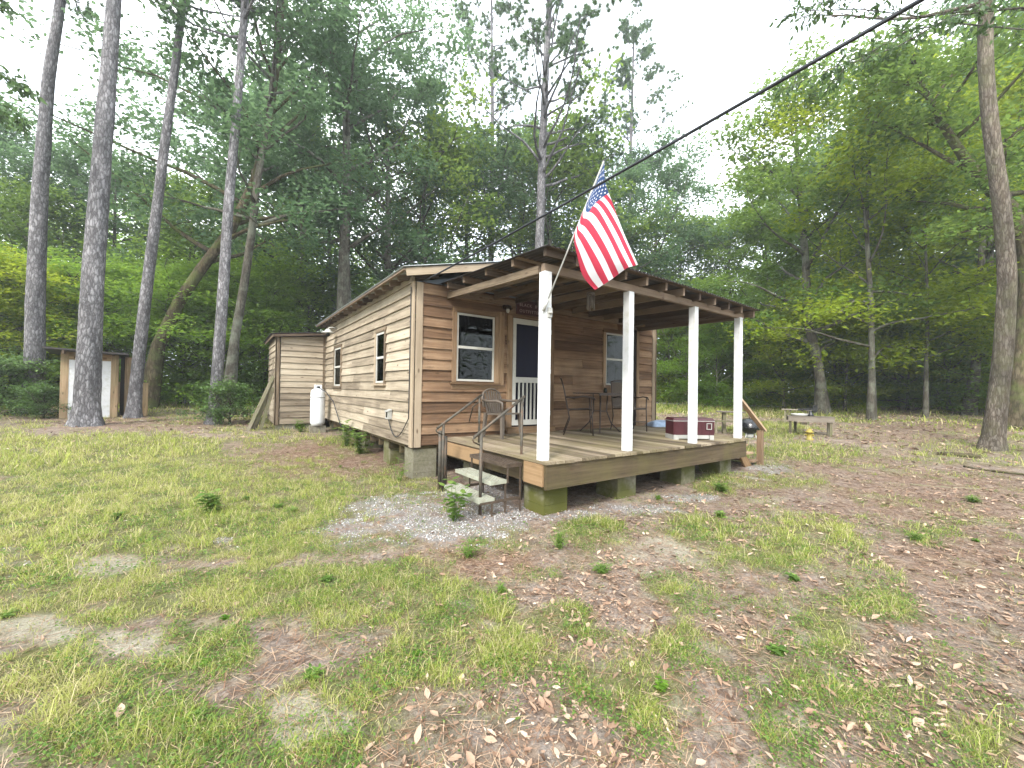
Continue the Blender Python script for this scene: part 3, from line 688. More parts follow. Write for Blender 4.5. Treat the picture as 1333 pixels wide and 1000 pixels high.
for zz in (1.0, 1.83, 2.62):
    m = MB(); m.box(dx1 - .005, dx1 + .035, y0 - .014, y0 + .001, zz, zz + .09); cb(m, 'hinge', M_vinyl, dr)
# house roof -----------------------------------------------
E0, SL = 2.20, .235
def roof_sheet(fn, us, vs_, name, mat, pitch=.076, amp=.009, th=.003, parent=None):
    """corrugated sheet: waves run across the first direction; fn(u, v, h) -> point, h = height of the wave"""
    n = int((us[1] - us[0]) / (pitch / 5)); vs = []; fs = []
    for a in range(n + 1):
        u = us[0] + (us[1] - us[0]) * a / n; h = amp * math.sin(2 * PI * u / pitch)
        for v in vs_: vs.append(fn(u, v, h)); 
        for v in vs_: vs.append(fn(u, v, h - th))
    k = len(vs_)
    for a in range(n):
        b0, b1 = a * 2 * k, (a + 1) * 2 * k
        for q in range(k - 1):
            fs.append((b0 + q, b1 + q, b1 + q + 1, b0 + q + 1)); fs.append((b0 + k + q, b0 + k + q + 1, b1 + k + q + 1, b1 + k + q))
        fs.append((b0, b0 + k, b1 + k, b1)); fs.append((b0 + k - 1, b1 + k - 1, b1 + 2 * k - 1, b0 + 2 * k - 1))
    for a in (0, n):
        b0 = a * 2 * k
        for q in range(k - 1): fs.append((b0 + q, b0 + q + 1, b0 + k + q + 1, b0 + k + q))
    m = MB(); m.add(vs, fs, .5, smooth=True); return cb(m, name, mat, parent)
roof = roof_sheet(lambda u, v, h: (v, u, 3.375 + SL * (v - E0) + h), (5.98, HY + .25), (E0 - .03, RX), 'roof', M_tintop)
roof_sheet(lambda u, v, h: (v, u, 3.375 + SL * (2 * RX - v - E0) + h), (5.98, HY + .25), (RX, 2 * RX - E0 + .03), 'roof_sheet', M_tintop, parent=roof)
def rz_(x): return 3.355 + SL * ((x if x < RX else 2 * RX - x) - E0)
m = MB()
for s in (0, 1):
    a = (E0 + .02, 6.02, rz_(E0) - .07) if s == 0 else (2 * RX - E0 - .02, 6.02, rz_(E0) - .07)
    m.beam(a, (RX, 6.02, rz_(RX) - .07 + (0 if s == 0 else .002)), .03, .115)
cb(m, 'rake_board', M_trim, roof)
k = 0; y = 6.10
while y < HY + .2:
    m = MB()
    m.beam((E0 + .06, y, rz_(E0 + .06) - .065), (CX + .5, y, rz_(CX + .5) - .065), .04, .10); cb(m, 'rafter', M_rafter, roof)
    y += .42
m = MB(); m.beam((E0 + .015, 6.05, rz_(E0) - .022), (E0 + .015, HY + .2, rz_(E0) - .022), .05, .022)
for xx in (E0 + .35, E0 + .9, E0 + 1.5): m.beam((xx, 6.05, rz_(xx) - .012), (xx, HY + .2, rz_(xx) - .012), .09, .02)
cb(m, 'lath', M_rafter, roof)
# lean-to at the back left ----------------------------------
SX, SY, SY2 = 1.17, 13.37, 15.9
stop = lambda u: 3.04 - .10 * (1.31 - u)
m = MB(); siding(m, (SX, SY, 0), (1, 0, 0), (0, -1, 0), CX - SX - .02, .42, stop, [], seed=21, umin=.08)
lean = cb(m, 'lean_to', M_side)
m = MB(); siding(m, (SX, SY, 0), (0, 1, 0), (-1, 0, 0), SY2 - SY, .42, lambda u: 2.93, [(.75, 1.15, 1.5, 2.3)], seed=22, umin=.03); cb(m, 'side_wall', M_side, lean)
m = MB(); m.box(SX + .02, SX + .05, SY + .05, SY2, .45, 2.9); m.box(SX + .03, HX, SY2 - .02, SY2, .45, 2.95); m.box(HX - .03, HX, SY + .02, SY2 - .03, .45, 2.95); cb(m, 'inner_wall', M_dark, lean)
m = MB(); m.box(SX - .045, SX + .06, SY - .05, SY - .02, .40, 2.93); m.box(SX - .05, SX - .02, SY - .05, SY + .06, .40, 2.935); m.box(CX - .11, CX - .055, SY - .045, SY - .0, .42, 3.0); cb(m, 'corner_board', M_trim, lean)
zl = lambda x: 2.985 + .115 * (min(x, 2.5) - 1.0)
roof_sheet(lambda u, v, h: (v, u, zl(v) + h), (SY - .22, SY2 + .2), (.98, 1.4, 2.5, HX + .1), 'lean_to_roof', M_tin, parent=lean)
m = MB(); m.beam((1.06, SY - .18, zl(1.06) - .055), (2.4, SY - .18, zl(2.4) - .055), .03, .07); m.beam((1.04, SY - .16, zl(1.04) - .06), (1.04, SY2 + .1, zl(1.04) - .06), .03, .06); cb(m, 'fascia', M_rafter, lean)
m = MB(); m.box(SX + .02, SX + .5, SY + .02, SY + .22, .1, .40, tone=.2); cb(m, 'footing', M_block, lean)
m = MB(); m.box(1.95, 2.35, SY + .03, SY + .23, .1, .40, tone=.2); cb(m, 'footing', M_block, lean)
# piers under the house --------------------------------------
def pier(x, y, sx, sy, zt, moss, nm='pier', courses=3, zb=-.12):
    m = MB(); h = .195; z = zt
    while z > zb:
        z2 = max(z - h, zb - .01)
        j = rnd.uniform(-.004, .004)
        m.box(x + j, x + sx + j, y + j, y + sy + j, z2 + .003, z, tone=moss)
        z = z2
    return cb(m, nm, M_block)
pier(2.50, 6.30, .40, .40, .505, .35); 
pier(2.56, 7.62, .40, .40, .50, .9)
for yy in (9.4, 11.2, 12.8): pier(2.58, yy, .40, .40, .50, .6, zb=.0)
for yy in (6.4, 8.6, 10.8, 12.8):
    for xx in (5.3, 8.3): pier(xx, yy, .40, .40, .50, .4, zb=-.05)
m = MB(); m.box(2.50, 2.9, 6.305, 6.7, .506, .56); cb(m, 'sill_block', M_beamw)

# ---------------------------------------------------------------- porch
DZ = .68
deck = None
m = MB(); x = 2.99; k = 0
while x < 8.92:
    w = .138; xe = min(x + w, 8.92)
    yf = 3.545 + rnd.uniform(-.012, .012)
    if x > 7.74: yf = 3.60 + (x - 7.74) * 2.05
    yb = CY - .035 if x < HX - .06 else CY + .25
    if yf < yb - .05:
        m.box(x, xe, yf, yb, DZ - .034 + rnd.uniform(-.002, .002), DZ + rnd.uniform(-.002, .002))
    x += w + .007
deck = cb(m, 'porch_deck', M_deck)
m = MB(); m.box(3.01, 7.72, 3.575, 3.615, .355, .642); cb(m, 'rim_beam', M_beamw, deck)
m = MB(); m.box(2.99, 3.03, 3.62, 3.98, .385, .640); cb(m, 'end_board', M_orange, deck)
m = MB(); m.box(2.985, 3.03, 5.0, 6.15, .42, .625); cb(m, 'end_board', M_orange, deck)
m = MB(); m.box(3.035, 3.075, 3.62, 6.2, .38, .638)
for k in range(11):
    xx = 3.5 + k * .41; m.box(xx, xx + .04, 3.62, 6.2, .44, .642)
m.box(3.1, 7.9, 6.13, 6.17, .44, .643)
cb(m, 'joists', M_beamw, deck)
m = MB(); m.beam((7.76, 3.62, .62), (8.90, 5.93, .62), .035, .13); cb(m, 'edge_board', M_trim, deck)
for (xa, xb, ms) in ((3.12, 3.50, 1.0), (4.44, 4.83, .95), (5.96, 6.34, .9), (7.14, 7.52, .95)):
    m = MB(); m.box(xa - .03, xb + .02, 3.70, 4.12, .315, .352); cb(m, 'shim', M_beamw, deck)
    m = MB(); j = rnd.uniform(-.006, .006); m.box(xa, xb, 3.745, 4.14, .12, .313, tone=ms); m.box(xa + j, xb + j, 3.748, 4.14, -.1, .117, tone=ms); cb(m, 'pier', M_block, deck)
for xa in (3.2, 5.2, 7.2, 8.2):
    m = MB(); m.box(xa, xa + .39, 5.7, 5.9, -.1, .44, tone=.3); cb(m, 'pier', M_block, deck)
def post(x, y, zt):
    m = MB(); s = .052
    m.hexa([(x - s, y - s, DZ), (x + s, y - s, DZ), (x + s, y + s, DZ), (x - s, y + s, DZ), (x - s + .004, y - s, zt), (x + s + .004, y - s, zt), (x + s + .004, y + s, zt), (x - s + .004, y + s, zt)])
    o = cb(m, 'porch_post', M_white); return o
POSTX = (3.06, 4.57, 6.19, 7.66)
for i, (xx, zt) in enumerate(zip(POSTX, (2.90, 2.89, 2.89, 2.885))): post(xx, 3.70, zt)
# porch roof: falls a little to the front and sags to its right end
def pz(x, y): 
    t = max(0, (x - 2.9) / 5.2); return 3.125 + .05 * (y - 3.45) - .10 * t * t
XR = lambda y: 7.95 + (y - 3.45) * .16
proof = roof_sheet(lambda u, v, h: (u + (v - 3.45) * .16 * max(0, (u - 2.88) / 5.1), v, pz(u, v) + h), (2.88, 7.98), tuple(3.46 + 2.81 * k / 6 for k in range(7)), 'porch_roof', M_tin)
m = MB(); m.beam((3.02, 3.70, 2.945), (5.35, 3.70, 2.945), .06, .10); m.beam((5.352, 3.70, 2.943), (7.80, 3.70, 2.925), .06, .10); cb(m, 'front_beam', M_rafter, proof)
m = MB(); m.beam((3.035, 3.78, 2.94), (3.05, CY - .03, 3.08), .05, .10); cb(m, 'side_beam', M_trim, proof)
m = MB(); m.beam((7.70, 3.78, 2.90), (8.10, CY - .03, 3.0), .05, .09); cb(m, 'side_beam', M_rafter, proof)
m = MB(); m.beam((3.05, CY - .06, 3.13), (8.2, CY - .06, 3.10), .04, .10); cb(m, 'ledger', M_rafter, proof)
nraf = 12
for k in range(1, nraf):
    x0 = 2.97 + (7.88 - 2.97) * k / (nraf - 1); x1 = x0 + 2.75 * .16 * (x0 - 2.88) / 5.1
    m = MB(); m.beam((x0, 3.53, pz(x0, 3.53) - .075), (x1, CY - .09, pz(x0, CY) - .075), .042, .115); cb(m, 'rafter', M_rafter, proof)
for yy in (3.52, 4.1, 4.8, 5.5, 6.1):
    m = MB(); m.beam((2.93, yy, pz(2.93, yy) - .006), (5.4, yy, pz(5.4, yy) - .006), .09, .016); m.beam((5.402, yy, pz(5.4, yy) - .006), (7.95 + (yy - 3.45) * .16, yy, pz(7.95, yy) - .006), .09, .016); cb(m, 'lath', M_rafter, proof)
# ragged plank fascia on the left edge under the tin
for yy in (3.56, 4.2, 4.85, 5.5, 6.05):
    m = MB(); m.beam((2.93, yy, pz(2.93, yy) - .055), (3.38, yy, pz(3.38, yy) - .055), .045, .085); cb(m, 'lookout', M_rafter, proof)

# ---------------------------------------------------------------- things on and around the porch
def fin(mb, name, mat, label=None, cat=None, group=None, parent=None, loc=None):
    o = mb.build(name, mat, parent)
    if loc is not None: o.location = loc
    return tag(o, label, cat, group)
# sign with two rows of letters
sg = empty('sign', (4.82, CY - .10, 2.93), label='small dark maroon name board above the screen door', cat='sign')
m = MB(); m.box(-.40, .40, -.02, .0, 0, .27); fin(m, 'board', M_signr, parent=sg)
def text_obj(txt, size, loc, mat, parent, name='lettering'):
    cu = bpy.data.curves.new(name, 'FONT'); cu.body = txt; cu.size = size; cu.extrude = .003; cu.space_character = 1.25
    tmp = bpy.data.objects.new('tmp', cu); COL.objects.link(tmp)
    dg = bpy.context.evaluated_depsgraph_get(); me = bpy.data.meshes.new_from_object(tmp.evaluated_get(dg))
    bpy.data.objects.remove(tmp); o = link_mesh(name, me, parent); o.data.materials.clear(); o.data.materials.append(mat)
    o.location = loc; o.rotation_euler = (PI / 2, 0, 0); return o
text_obj('BLACK  B', .082, (-.34, -.026, .155), M_letter, sg); text_obj('OUTFITTERS', .082, (-.34, -.026, .04), M_letter, sg)
# porch lamp
lp = empty('wall_lamp', (4.20, CY - .05, 3.04), label='dark round wall lamp between window and door under the porch', cat='lamp')
m = MB(); m.lathe([(.0, -.01), (.05, -.01), (.05, .012), (.0, .012)], 14); fin(m, 'mount', M_iron, parent=lp).rotation_euler = (PI / 2, 0, 0)
m = MB(); m.tube([(0, -.01, 0), (0, -.07, .02), (0, -.10, -.0)], .012, 6); m.lathe([(.0, .02), (.06, 0), (.075, -.06), (.07, -.065), (.02, -.01)], 14, (0, -.10, -.0)); fin(m, 'shade', M_iron, parent=lp)
m = MB(); m.lathe([(.0, .0), (.025, -.02), (.032, -.06), (.02, -.095), (0, -.1)], 12, (0, -.10, -.03)); fin(m, 'bulb', M_vinyl, parent=lp)
# lamp on the side wall
lp = empty('yard_lamp', (CX - .03, 11.92, 3.06), label='pale metal barn style lamp on the long side wall', cat='lamp')
m = MB(); m.tube([(0, 0, .05), (-.10, 0, .08), (-.20, 0, .06), (-.22, 0, .02)], .014, 8); fin(m, 'arm', M_vinyl, parent=lp)
m = MB(); m.lathe([(.0, .03), (.05, .02), (.08, -.03), (.17, -.08), (.17, -.088), (.07, -.05), (.0, -.04)], 20, (-.22, 0, 0)); fin(m, 'lamp_shade', M_vinyl, parent=lp)
m = MB(); m.lathe([(.0, .0), (.045, -.03), (.05, -.10), (.0, -.13)], 12, (-.22, 0, -.06)); fin(m, 'globe', M_glass, parent=lp)
# utility box with hanging cable
ub = empty('outlet_box', (CX - .035, 7.30, 1.02), label='grey weatherproof outlet box on the long side wall', cat='outlet box')
m = MB(); m.box(-.07, 0, -.07, .07, -.08, .08); m.hexa([(-.09, -.08, .05), (-.005, -.08, .075), (-.005, .08, .075), (-.09, .08, .05), (-.09, -.08, .06), (-.005, -.08, .10), (-.005, .08, .10), (-.09, .08, .06)]); fin(m, 'housing', M_chain, parent=ub)
m = MB(); m.box(-.075, -.069, -.035, .035, -.05, .045); fin(m, 'socket', M_black, parent=ub)
pts = []
for k in range(22):
    t = k / 21; pts.append((CX - .055, 7.38 - t * 1.02, .99 - .36 * math.sin(PI * t ** .85) * (1 - .1 * t) + .02 * t))
m = MB(); m.tube(pts + [(CX - .06, 6.34, 1.3), (CX - .062, 6.335, 2.2), (CX - .062, 6.33, 3.15)], .008, 6, 0.5)
fin(m, 'cable', M_cable, 'thin black cable looping from the outlet box up the corner board', 'cable')
m = MB(); m.tube([(2.75, 7.15, .58), (2.70, 7.12, .35), (2.72, 7.0, .1), (2.66, 6.8, .03)], .013, 6); m.tube([(2.70, 6.75, .52), (2.62, 6.9, .2), (2.60, 6.95, .02)], .014, 6)
fin(m, 'drain_pipe', M_chain, 'thin grey pipes running to the soil under the cabin corner', 'pipe')
# power line over the yard: anchored at the gable corner, to a pole behind the viewer
P0 = np.array([2.55, 6.18, 3.22]); P1 = W(1166, -6, 2.25); dirn = P1 - P0; P2 = P1 + dirn * 1.2
pts = []
for k in range(61):
    t = k / 60; p = P0 * (1 - t) + P2 * t; p[2] -= .20 * math.sin(PI * min(1, t * 2.2 / 1.0)) * (1 if t < .4545 else 0) * .55; pts.append(p)
pts = [P0 * (1 - t) + P2 * t - np.array([0, 0, .22 * 4 * t * (1 - t) * .5]) for t in np.linspace(0, 1, 60)]
pts = [p for p in pts if True]
m = MB(); m.tube(pts, .0125, 8, .5)
m.tube([p + np.array([.016 * math.cos(i * 1.1), .016 * math.sin(i * 1.1), .012 * math.cos(i * 1.1)]) for i, p in enumerate(pts)], .006, 6, .5)
fin(m, 'power_line', M_cable, 'black service cable sagging from the cabin corner out overhead', 'power line')

# ---------------------------------------------------------------- flag
fl = empty('flag_on_pole', (3.085, 3.64, 2.42), label='striped and starred flag hanging from a slanted pole on the nearest porch post', cat='flag')
OFF = Vector((3.085, 3.64, 2.42))
tip = Vector(W(786, 210, 4.62)); base = Vector(W(708, 403, 4.72))
def L_(p): return Vector(p) - OFF
m = MB(); m.tube([L_(base), L_(tip)], .0095, 10, .5); fin(m, 'pole', M_chain, parent=fl)
m = MB(); m.tube([L_(base) - (L_(tip) - L_(base)).normalized() * .02, L_(base) + (L_(tip) - L_(base)).normalized() * .13], .019, 10, .5); m.box(-.03, .03, -.012, .008, -.06, .05); m.lathe([(0, .0), (.03, .0), (.03, .02), (0, .02)], 10, (.0, -.01, -.02)); fin(m, 'bracket', M_chain, parent=fl)
# cloth: control net given in (u, v, depth) of the hanging cloth, rows = hoist top to hoist bottom, columns = hoist to fly
net = [[(787, 211, 4.60), (787, 238, 4.57), (797, 264, 4.53), (814, 308, 4.50), (830, 345, 4.47)],
       [(774, 243, 4.62), (773, 258, 4.55), (780, 272, 4.50), (802, 325, 4.46), (815, 350, 4.50)],
       [(757, 280, 4.64), (757, 288, 4.52), (762, 300, 4.46), (784, 345, 4.46), (794, 365, 4.49)],
       [(747, 306, 4.66), (748, 318, 4.58), (751, 332, 4.52), (759, 358, 4.52), (775, 377, 4.54)]]
NETP = np.array([[W(*q) for q in row] for row in net])
def cubic(P, t):
    n = len(P); x = t * (n - 1); i = min(int(x), n - 2); f = x - i
    p0 = P[max(i - 1, 0)]; p1 = P[i]; p2 = P[i + 1]; p3 = P[min(i + 2, n - 1)]
    return .5 * ((2 * p1) + (-p0 + p2) * f + (2 * p0 - 5 * p1 + 4 * p2 - p3) * f * f + (-p0 + 3 * p1 - 3 * p2 + p3) * f ** 3)
def cloth(s, t):
    cols = [cubic(NETP[:, c], t) for c in range(5)]
    p = cubic(np.array(cols), s)
    fold = .022 * math.sin(t * 15 + s * 3.0) * (1 - .55 * s) + .012 * math.sin(t * 31 + s * 5) * (1 - s) + .012 * math.sin(s * 8 + t * 4)
    return Vector(p) - Vector(FWD) * fold - OFF
NS, NTt = 48, 52
def cloth2(s, tt):
    q = min(1, max(0, (s - .15) / .6)); w = .26 * q * q * (3 - 2 * q)
    return cloth(s, max(0.0, (tt - w) / (1 - w))) + Vector(FWD) * (.004 + .03 * max(0, w - tt))
for nm, mat, which in (('red_stripes', M_red, 0), ('white_stripes', M_fwhite, 1), ('canton', M_fblue, 2)):
    m = MB(); vs = [cloth2(i / NS, j / NTt) for i in range(NS + 1) for j in range(NTt + 1)]; fs = []
    for i in range(NS):
        for j in range(NTt):
            st = int((j + .5) / NTt * 13); can = (i + .5) / NS < .40 and (j + .5) / NTt < 7 / 13
            w = 2 if can else (0 if st % 2 == 0 else 1)
            if w == which: fs.append((i * (NTt + 1) + j, (i + 1) * (NTt + 1) + j, (i + 1) * (NTt + 1) + j + 1, i * (NTt + 1) + j + 1))
    m.add(vs, fs, .5, smooth=True); fin(m, nm, mat, parent=fl)
m = MB()
for r_ in range(9):
    nst = 6 if r_ % 2 == 0 else 5
    for c_ in range(nst):
        s0 = .4 * ((c_ * 2 + 1 + (0 if r_ % 2 == 0 else 1)) / 12); t0 = 7 / 13 * ((r_ + 1) / 10)
        for side in (1, -1):
            vs = []
            for k in range(10):
                rr = .0165 if k % 2 == 0 else .0066; a = 2 * PI * k / 10
                p = cloth2(s0 + rr * math.sin(a), t0 + rr * 1.55 * math.cos(a)); 
                vs.append(p - Vector(FWD) * (.006 if side > 0 else -.006))
            m.add(vs, [tuple(range(10))], .5)
fin(m, 'stars', M_fwhite, parent=fl)
# hanging ornament under the porch roof
ho = empty('wind_chime', tuple(W(769, 386, 5.6)), label='small grey brown hanging chime under the porch roof beneath the flag', cat='wind chime')
zt = float(pz(4.6, 4.9)) - .1 - ho.location.z
m = MB(); m.tube([(0, 0, zt), (0, 0, .03)], .003, 4); m.lathe([(0, .06), (.055, .05), (.06, .02), (.0, .015)], 12); fin(m, 'top_disc', M_resin, parent=ho)
for k in range(6):
    a = k * PI / 3; m = MB(); m.tube([(.045 * math.cos(a), .045 * math.sin(a), .02), (.05 * math.cos(a), .05 * math.sin(a), -.17 - .02 * (k % 2))], .012, 6); fin(m, 'pipe', M_resin, parent=ho)
m = MB(); m.lathe([(0, -.10), (.03, -.12), (.0, -.13)], 8); fin(m, 'clapper', M_resin, parent=ho)

# ---------------------------------------------------------------- metal steps
st = empty('metal_steps', (2.75, 4.86, 0), label='rusty metal grating steps with two slanted pipe handrails', cat='steps')
SO = Vector((2.75, 4.86, 0))
def stp(m, name, mat): return m.build(name, mat, st, M=Matrix.Translation(-SO))
def grating(m, x0, x1, y0, y1, z, mi=0, t=.5):
    # frame with raised diamond strands
    m.box(x0, x1, y0, y0 + .012, z - .045, z, t); m.box(x0, x1, y1 - .012, y1, z - .045, z, t); m.box(x0, x0 + .012, y0 + .012, y1 - .012, z - .045, z, t); m.box(x1 - .012, x1, y0 + .012, y1 - .012, z - .045, z, t)
    k = y0 + .03; n = 0
    while k < y1 - .03:
        pts = [(x0 + .012 + (x1 - x0 - .024) * q / 8, k + (.012 if (q + n) % 2 else -.012), z - .006) for q in range(9)]
        for a, b_ in zip(pts[:-1], pts[1:]): m.beam(a, b_, .007, .012, t)
        k += .026; n += 1
for (x0, x1, z, mat) in ((2.78, 3.02, .60, M_rust), (2.56, 2.79, .415, M_galv), (2.40, 2.62, .22, M_galv)):
    m = MB(); grating(m, x0, x1, 4.05, 4.95, z); stp(m, 'tread', mat)
for y in (4.06, 4.94):
    m = MB(); 
    for (x0, z0, z1) in ((2.99, .0, .57), (2.77, .02, .37), (2.58, .0, .18), (2.80, .37, .56)): m.box(x0, x0 + .018, y - .009, y + .009, z0, z1)
    m.box(2.42, 3.0, y - .012, y + .012, .155, .185); stp(m, 'frame', M_rust)
for (yy, xo) in ((4.18, 0), (5.40, .09)):
    m = MB()
    m.tube([(2.40 + xo, yy, .93), (3.14 + xo, yy, 1.42)], .019, 8); m.tube([(2.40 + xo, yy, .93), (2.385 + xo, yy, .90), (2.40 + xo, yy, .875), (2.50 + xo, yy, .83)], .010, 6)
    stp(m, 'handrail', M_pipe)
    m = MB(); m.tube([(2.50 + xo, yy, -.02), (2.50 + xo, yy, .985)], .020, 8); stp(m, 'rail_post', M_pipe)
    m = MB(); m.tube([(3.10 + xo, yy, .1 if yy < 5 else .66), (3.10 + xo, yy, 1.39)], .018, 8); stp(m, 'rail_post', M_pipe)
m = MB(); m.tube([(2.60, 5.52, -.02), (2.60, 5.52, .88)], .03, 8); m.tube([(2.68, 5.50, -.02), (2.68, 5.50, .80)], .024, 8); stp(m, 'stake', M_pipe)
m = MB(); m.tube([(3.17, 5.40, 1.30), (3.20, 5.62, 1.22), (3.21, 5.75, .98)], .010, 6); stp(m, 'brace', M_pipe)

# ---------------------------------------------------------------- wooden side stairs
ws = empty('wooden_stairs', (8.2, 4.3, 0), label='short wooden stairs with one slanted handrail on the far end of the deck', cat='stairs')
WO = Vector((8.2, 4.3, 0))
def wsp(m, name, mat): return m.build(name, mat, ws, M=Matrix.Translation(-WO))
for y in (3.80, 4.62):
    m = MB(); m.hexa([(8.30, y, .0), (8.55, y, .0), (8.55, y + .04, .0), (8.30, y + .04, .0), (7.83 + (y - 3.8) * .4, y, .52), (7.84 + (y - 3.8) * .4, y, .66), (7.84 + (y - 3.8) * .4, y + .04, .66), (7.83 + (y - 3.8) * .4, y + .04, .52)]) if False else m.hexa([(8.26, y, .0), (8.52, y, .0), (8.52, y + .04, .0), (8.26, y + .04, .0), (7.80, y, .50), (7.86, y, .64), (7.86, y + .04, .64), (7.80, y + .04, .50)]); wsp(m, 'stringer', M_orange)
for (x, z) in ((7.95, .50), (8.16, .33), (8.38, .16)):
    m = MB(); m.box(x, x + .24, 3.76, 4.70, z, z + .035); wsp(m, 'tread', M_rail)
m = MB(); m.box(8.60, 8.70, 3.70, 3.79, -.05, .77); wsp(m, 'rail_post', M_rail)
m = MB(); m.beam((7.72, 3.735, 1.44), (8.80, 3.735, .76), .09, .04); wsp(m, 'handrail', M_rail)

# ---------------------------------------------------------------- chairs, table, cooler
def patio_chair(loc, rz, label):
    t = empty('patio_chair', loc, rz, label, 'chair', 'sling chairs at the porch table')
    w = .27
    for s in (-1, 1):
        m = MB(); m.tube([(s * w, -.27, 0), (s * w, -.25, .30), (s * w, -.24, .48), (s * (w + .01), -.23, .70)], .012, 6); fin(m, 'leg', M_iron, parent=t)
        m = MB(); m.tube([(s * w, .27, 0), (s * w, .16, .30), (s * w, .20, .50), (s * (w - .01), .27, .85), (s * (w - .02), .32, 1.04)], .012, 6); fin(m, 'leg', M_iron, parent=t)
        m = MB(); m.tube([(s * (w + .01), -.30, .655), (s * (w + .012), -.27, .70), (s * (w + .012), -.10, .715), (s * (w + .01), .10, .69), (s * w, .235, .70)], .014, 6); fin(m, 'armrest', M_iron, parent=t)
    m = MB(); vs = []; fs = []
    prof = [(-.26, .46), (-.22, .49), (0, .475), (.16, .47), (.20, .52), (.27, .85), (.315, 1.02)]
    for (y, z) in prof[:4]: vs += [(-w + .01, y, z), (w - .01, y, z)]
    fs = [(2 * k, 2 * k + 1, 2 * k + 3, 2 * k + 2) for k in range(3)]; m.add(vs, fs, .5)
    m.add([(a, b_, c - .012) for a, b_, c in vs], [f[::-1] for f in fs], .5); fin(m, 'seat', M_sling, parent=t)
    m = MB(); vs = []
    for (y, z) in prof[3:]: vs += [(-w + .02, y, z), (w - .02, y, z)]
    m.add(vs, fs, .5); m.add([(a, b_ + .012, c) for a, b_, c in vs], [f[::-1] for f in fs], .5); fin(m, 'backrest', M_sling, parent=t)
    m = MB(); m.tube([(-w + .02, .32, 1.03), (-.12, .335, 1.055), (.12, .335, 1.055), (w - .02, .32, 1.03)], .013, 6); fin(m, 'top_rail', M_iron, parent=t)
    for (yy, zz) in ((-.24, .46), (.16, .455), (-.255, .20)):
        m = MB(); m.tube([(-w, yy, zz), (w, yy, zz)], .010, 6); fin(m, 'cross_rail', M_iron, parent=t)
    return t
patio_chair((5.50, 5.62, DZ), math.radians(48), 'sling patio chair left of the porch table, seen from its side')
patio_chair((6.98, 5.62, DZ), math.radians(-22), 'sling patio chair partly hidden behind the second white porch post')
tb = empty('porch_table', (6.22, 5.72, DZ), 0, 'dark metal table between the two sling chairs', 'table')
m = MB(); m.box(-.42, .42, -.36, .36, .765, .785); m.box(-.42, .42, -.365, -.345, .74, .765); fin(m, 'tabletop', M_iron, parent=tb)
for (sx, sy) in ((-1, -1), (1, -1), (1, 1), (-1, 1)):
    m = MB(); m.tube([(sx * .10, sy * .10, .76), (sx * .09, sy * .09, .42), (sx * .16, sy * .15, .18), (sx * .30, sy * .27, .0)], .014, 6); fin(m, 'leg', M_iron, parent=tb)
m = MB(); m.lathe([(0, .41), (.13, .41), (.13, .42), (0, .42)], 14); fin(m, 'ring', M_iron, parent=tb)
m = MB(); m.lathe([(0, 0), (.035, 0), (.04, .05), (.03, .09), (.018, .10), (0, .10)], 12, (6.30, 5.66, DZ + .787)); fin(m, 'jar', M_glass, 'small glass jar on the dark porch table', 'jar')
# taupe resin armchair
rc = empty('resin_chair', (3.93, 5.86, DZ), math.radians(14), 'taupe plastic armchair with a slatted fan back by the left window', 'chair')
for (sx, sy) in ((-1, -1), (1, -1), (1, 1), (-1, 1)):
    m = MB(); m.hexa([(sx * .25 - .022, sy * .22 - .022, 0), (sx * .25 + .022, sy * .22 - .022, 0), (sx * .25 + .022, sy * .22 + .022, 0), (sx * .25 - .022, sy * .22 + .022, 0), (sx * .22 - .03, sy * .19 - .025, .42), (sx * .22 + .03, sy * .19 - .025, .42), (sx * .22 + .03, sy * .19 + .025, .42), (sx * .22 - .03, sy * .19 + .025, .42)]); fin(m, 'leg', M_resin, parent=rc)
m = MB(); m.hexa([(-.25, -.24, .40), (.25, -.24, .40), (.21, .22, .38), (-.21, .22, .38), (-.25, -.24, .425), (.25, -.24, .425), (.21, .22, .405), (-.21, .22, .405)]); fin(m, 'seat', M_resin, parent=rc)
m = MB()
for k in range(7):
    a = (k - 3) / 3; zt = .80 - .06 * a * a; x0 = a * .15; x1 = a * .20
    m.beam((x0, .21, .40), (x1, .285, zt), .036, .014, up=(0, 1, 0))
pts = [(-.235, .23, .52), (-.235, .27, .68), (-.19, .285, .77), (-.10, .292, .815), (0, .295, .83), (.10, .292, .815), (.19, .285, .77), (.235, .27, .68), (.235, .23, .52)]
m.tube(pts, .02, 8); fin(m, 'backrest', M_resin, parent=rc)
for s in (-1, 1):
    m = MB(); m.tube([(s * .235, .26, .64), (s * .27, .10, .62), (s * .28, -.12, .63), (s * .27, -.23, .60), (s * .25, -.22, .42)], .022, 8); fin(m, 'armrest', M_resin, parent=rc)
# cooler
co = empty('cooler', (6.76, 4.10, DZ), math.radians(-33.5), 'long maroon cooler on a white board by the deck edge', 'cooler', scale=.9)
m = MB(); m.box(-.40, .40, -.19, .19, .09, .36); 
for k in range(5): m.box(-.36 + k * .17, -.33 + k * .17, -.196, -.189, .10, .34)
fin(m, 'body', M_maroon, parent=co)
m = MB(); m.box(-.405, .405, -.195, .195, .352, .366); fin(m, 'rim', M_chain, parent=co)
m = MB(); m.hexa([(-.41, -.20, .368), (.41, -.20, .368), (.41, .20, .368), (-.41, .20, .368), (-.38, -.17, .415), (.38, -.17, .415), (.38, .17, .415), (-.38, .17, .415)]); fin(m, 'lid', M_maroon, parent=co)
m = MB(); 
for q in ((.24, .25, .20, .32), (.33, .34, .20, .32), (.25, .33, .20, .21), (.25, .33, .31, .32)): m.box(q[0], q[1], -.215, -.19, q[2], q[3])
fin(m, 'handle', M_chain, parent=co)
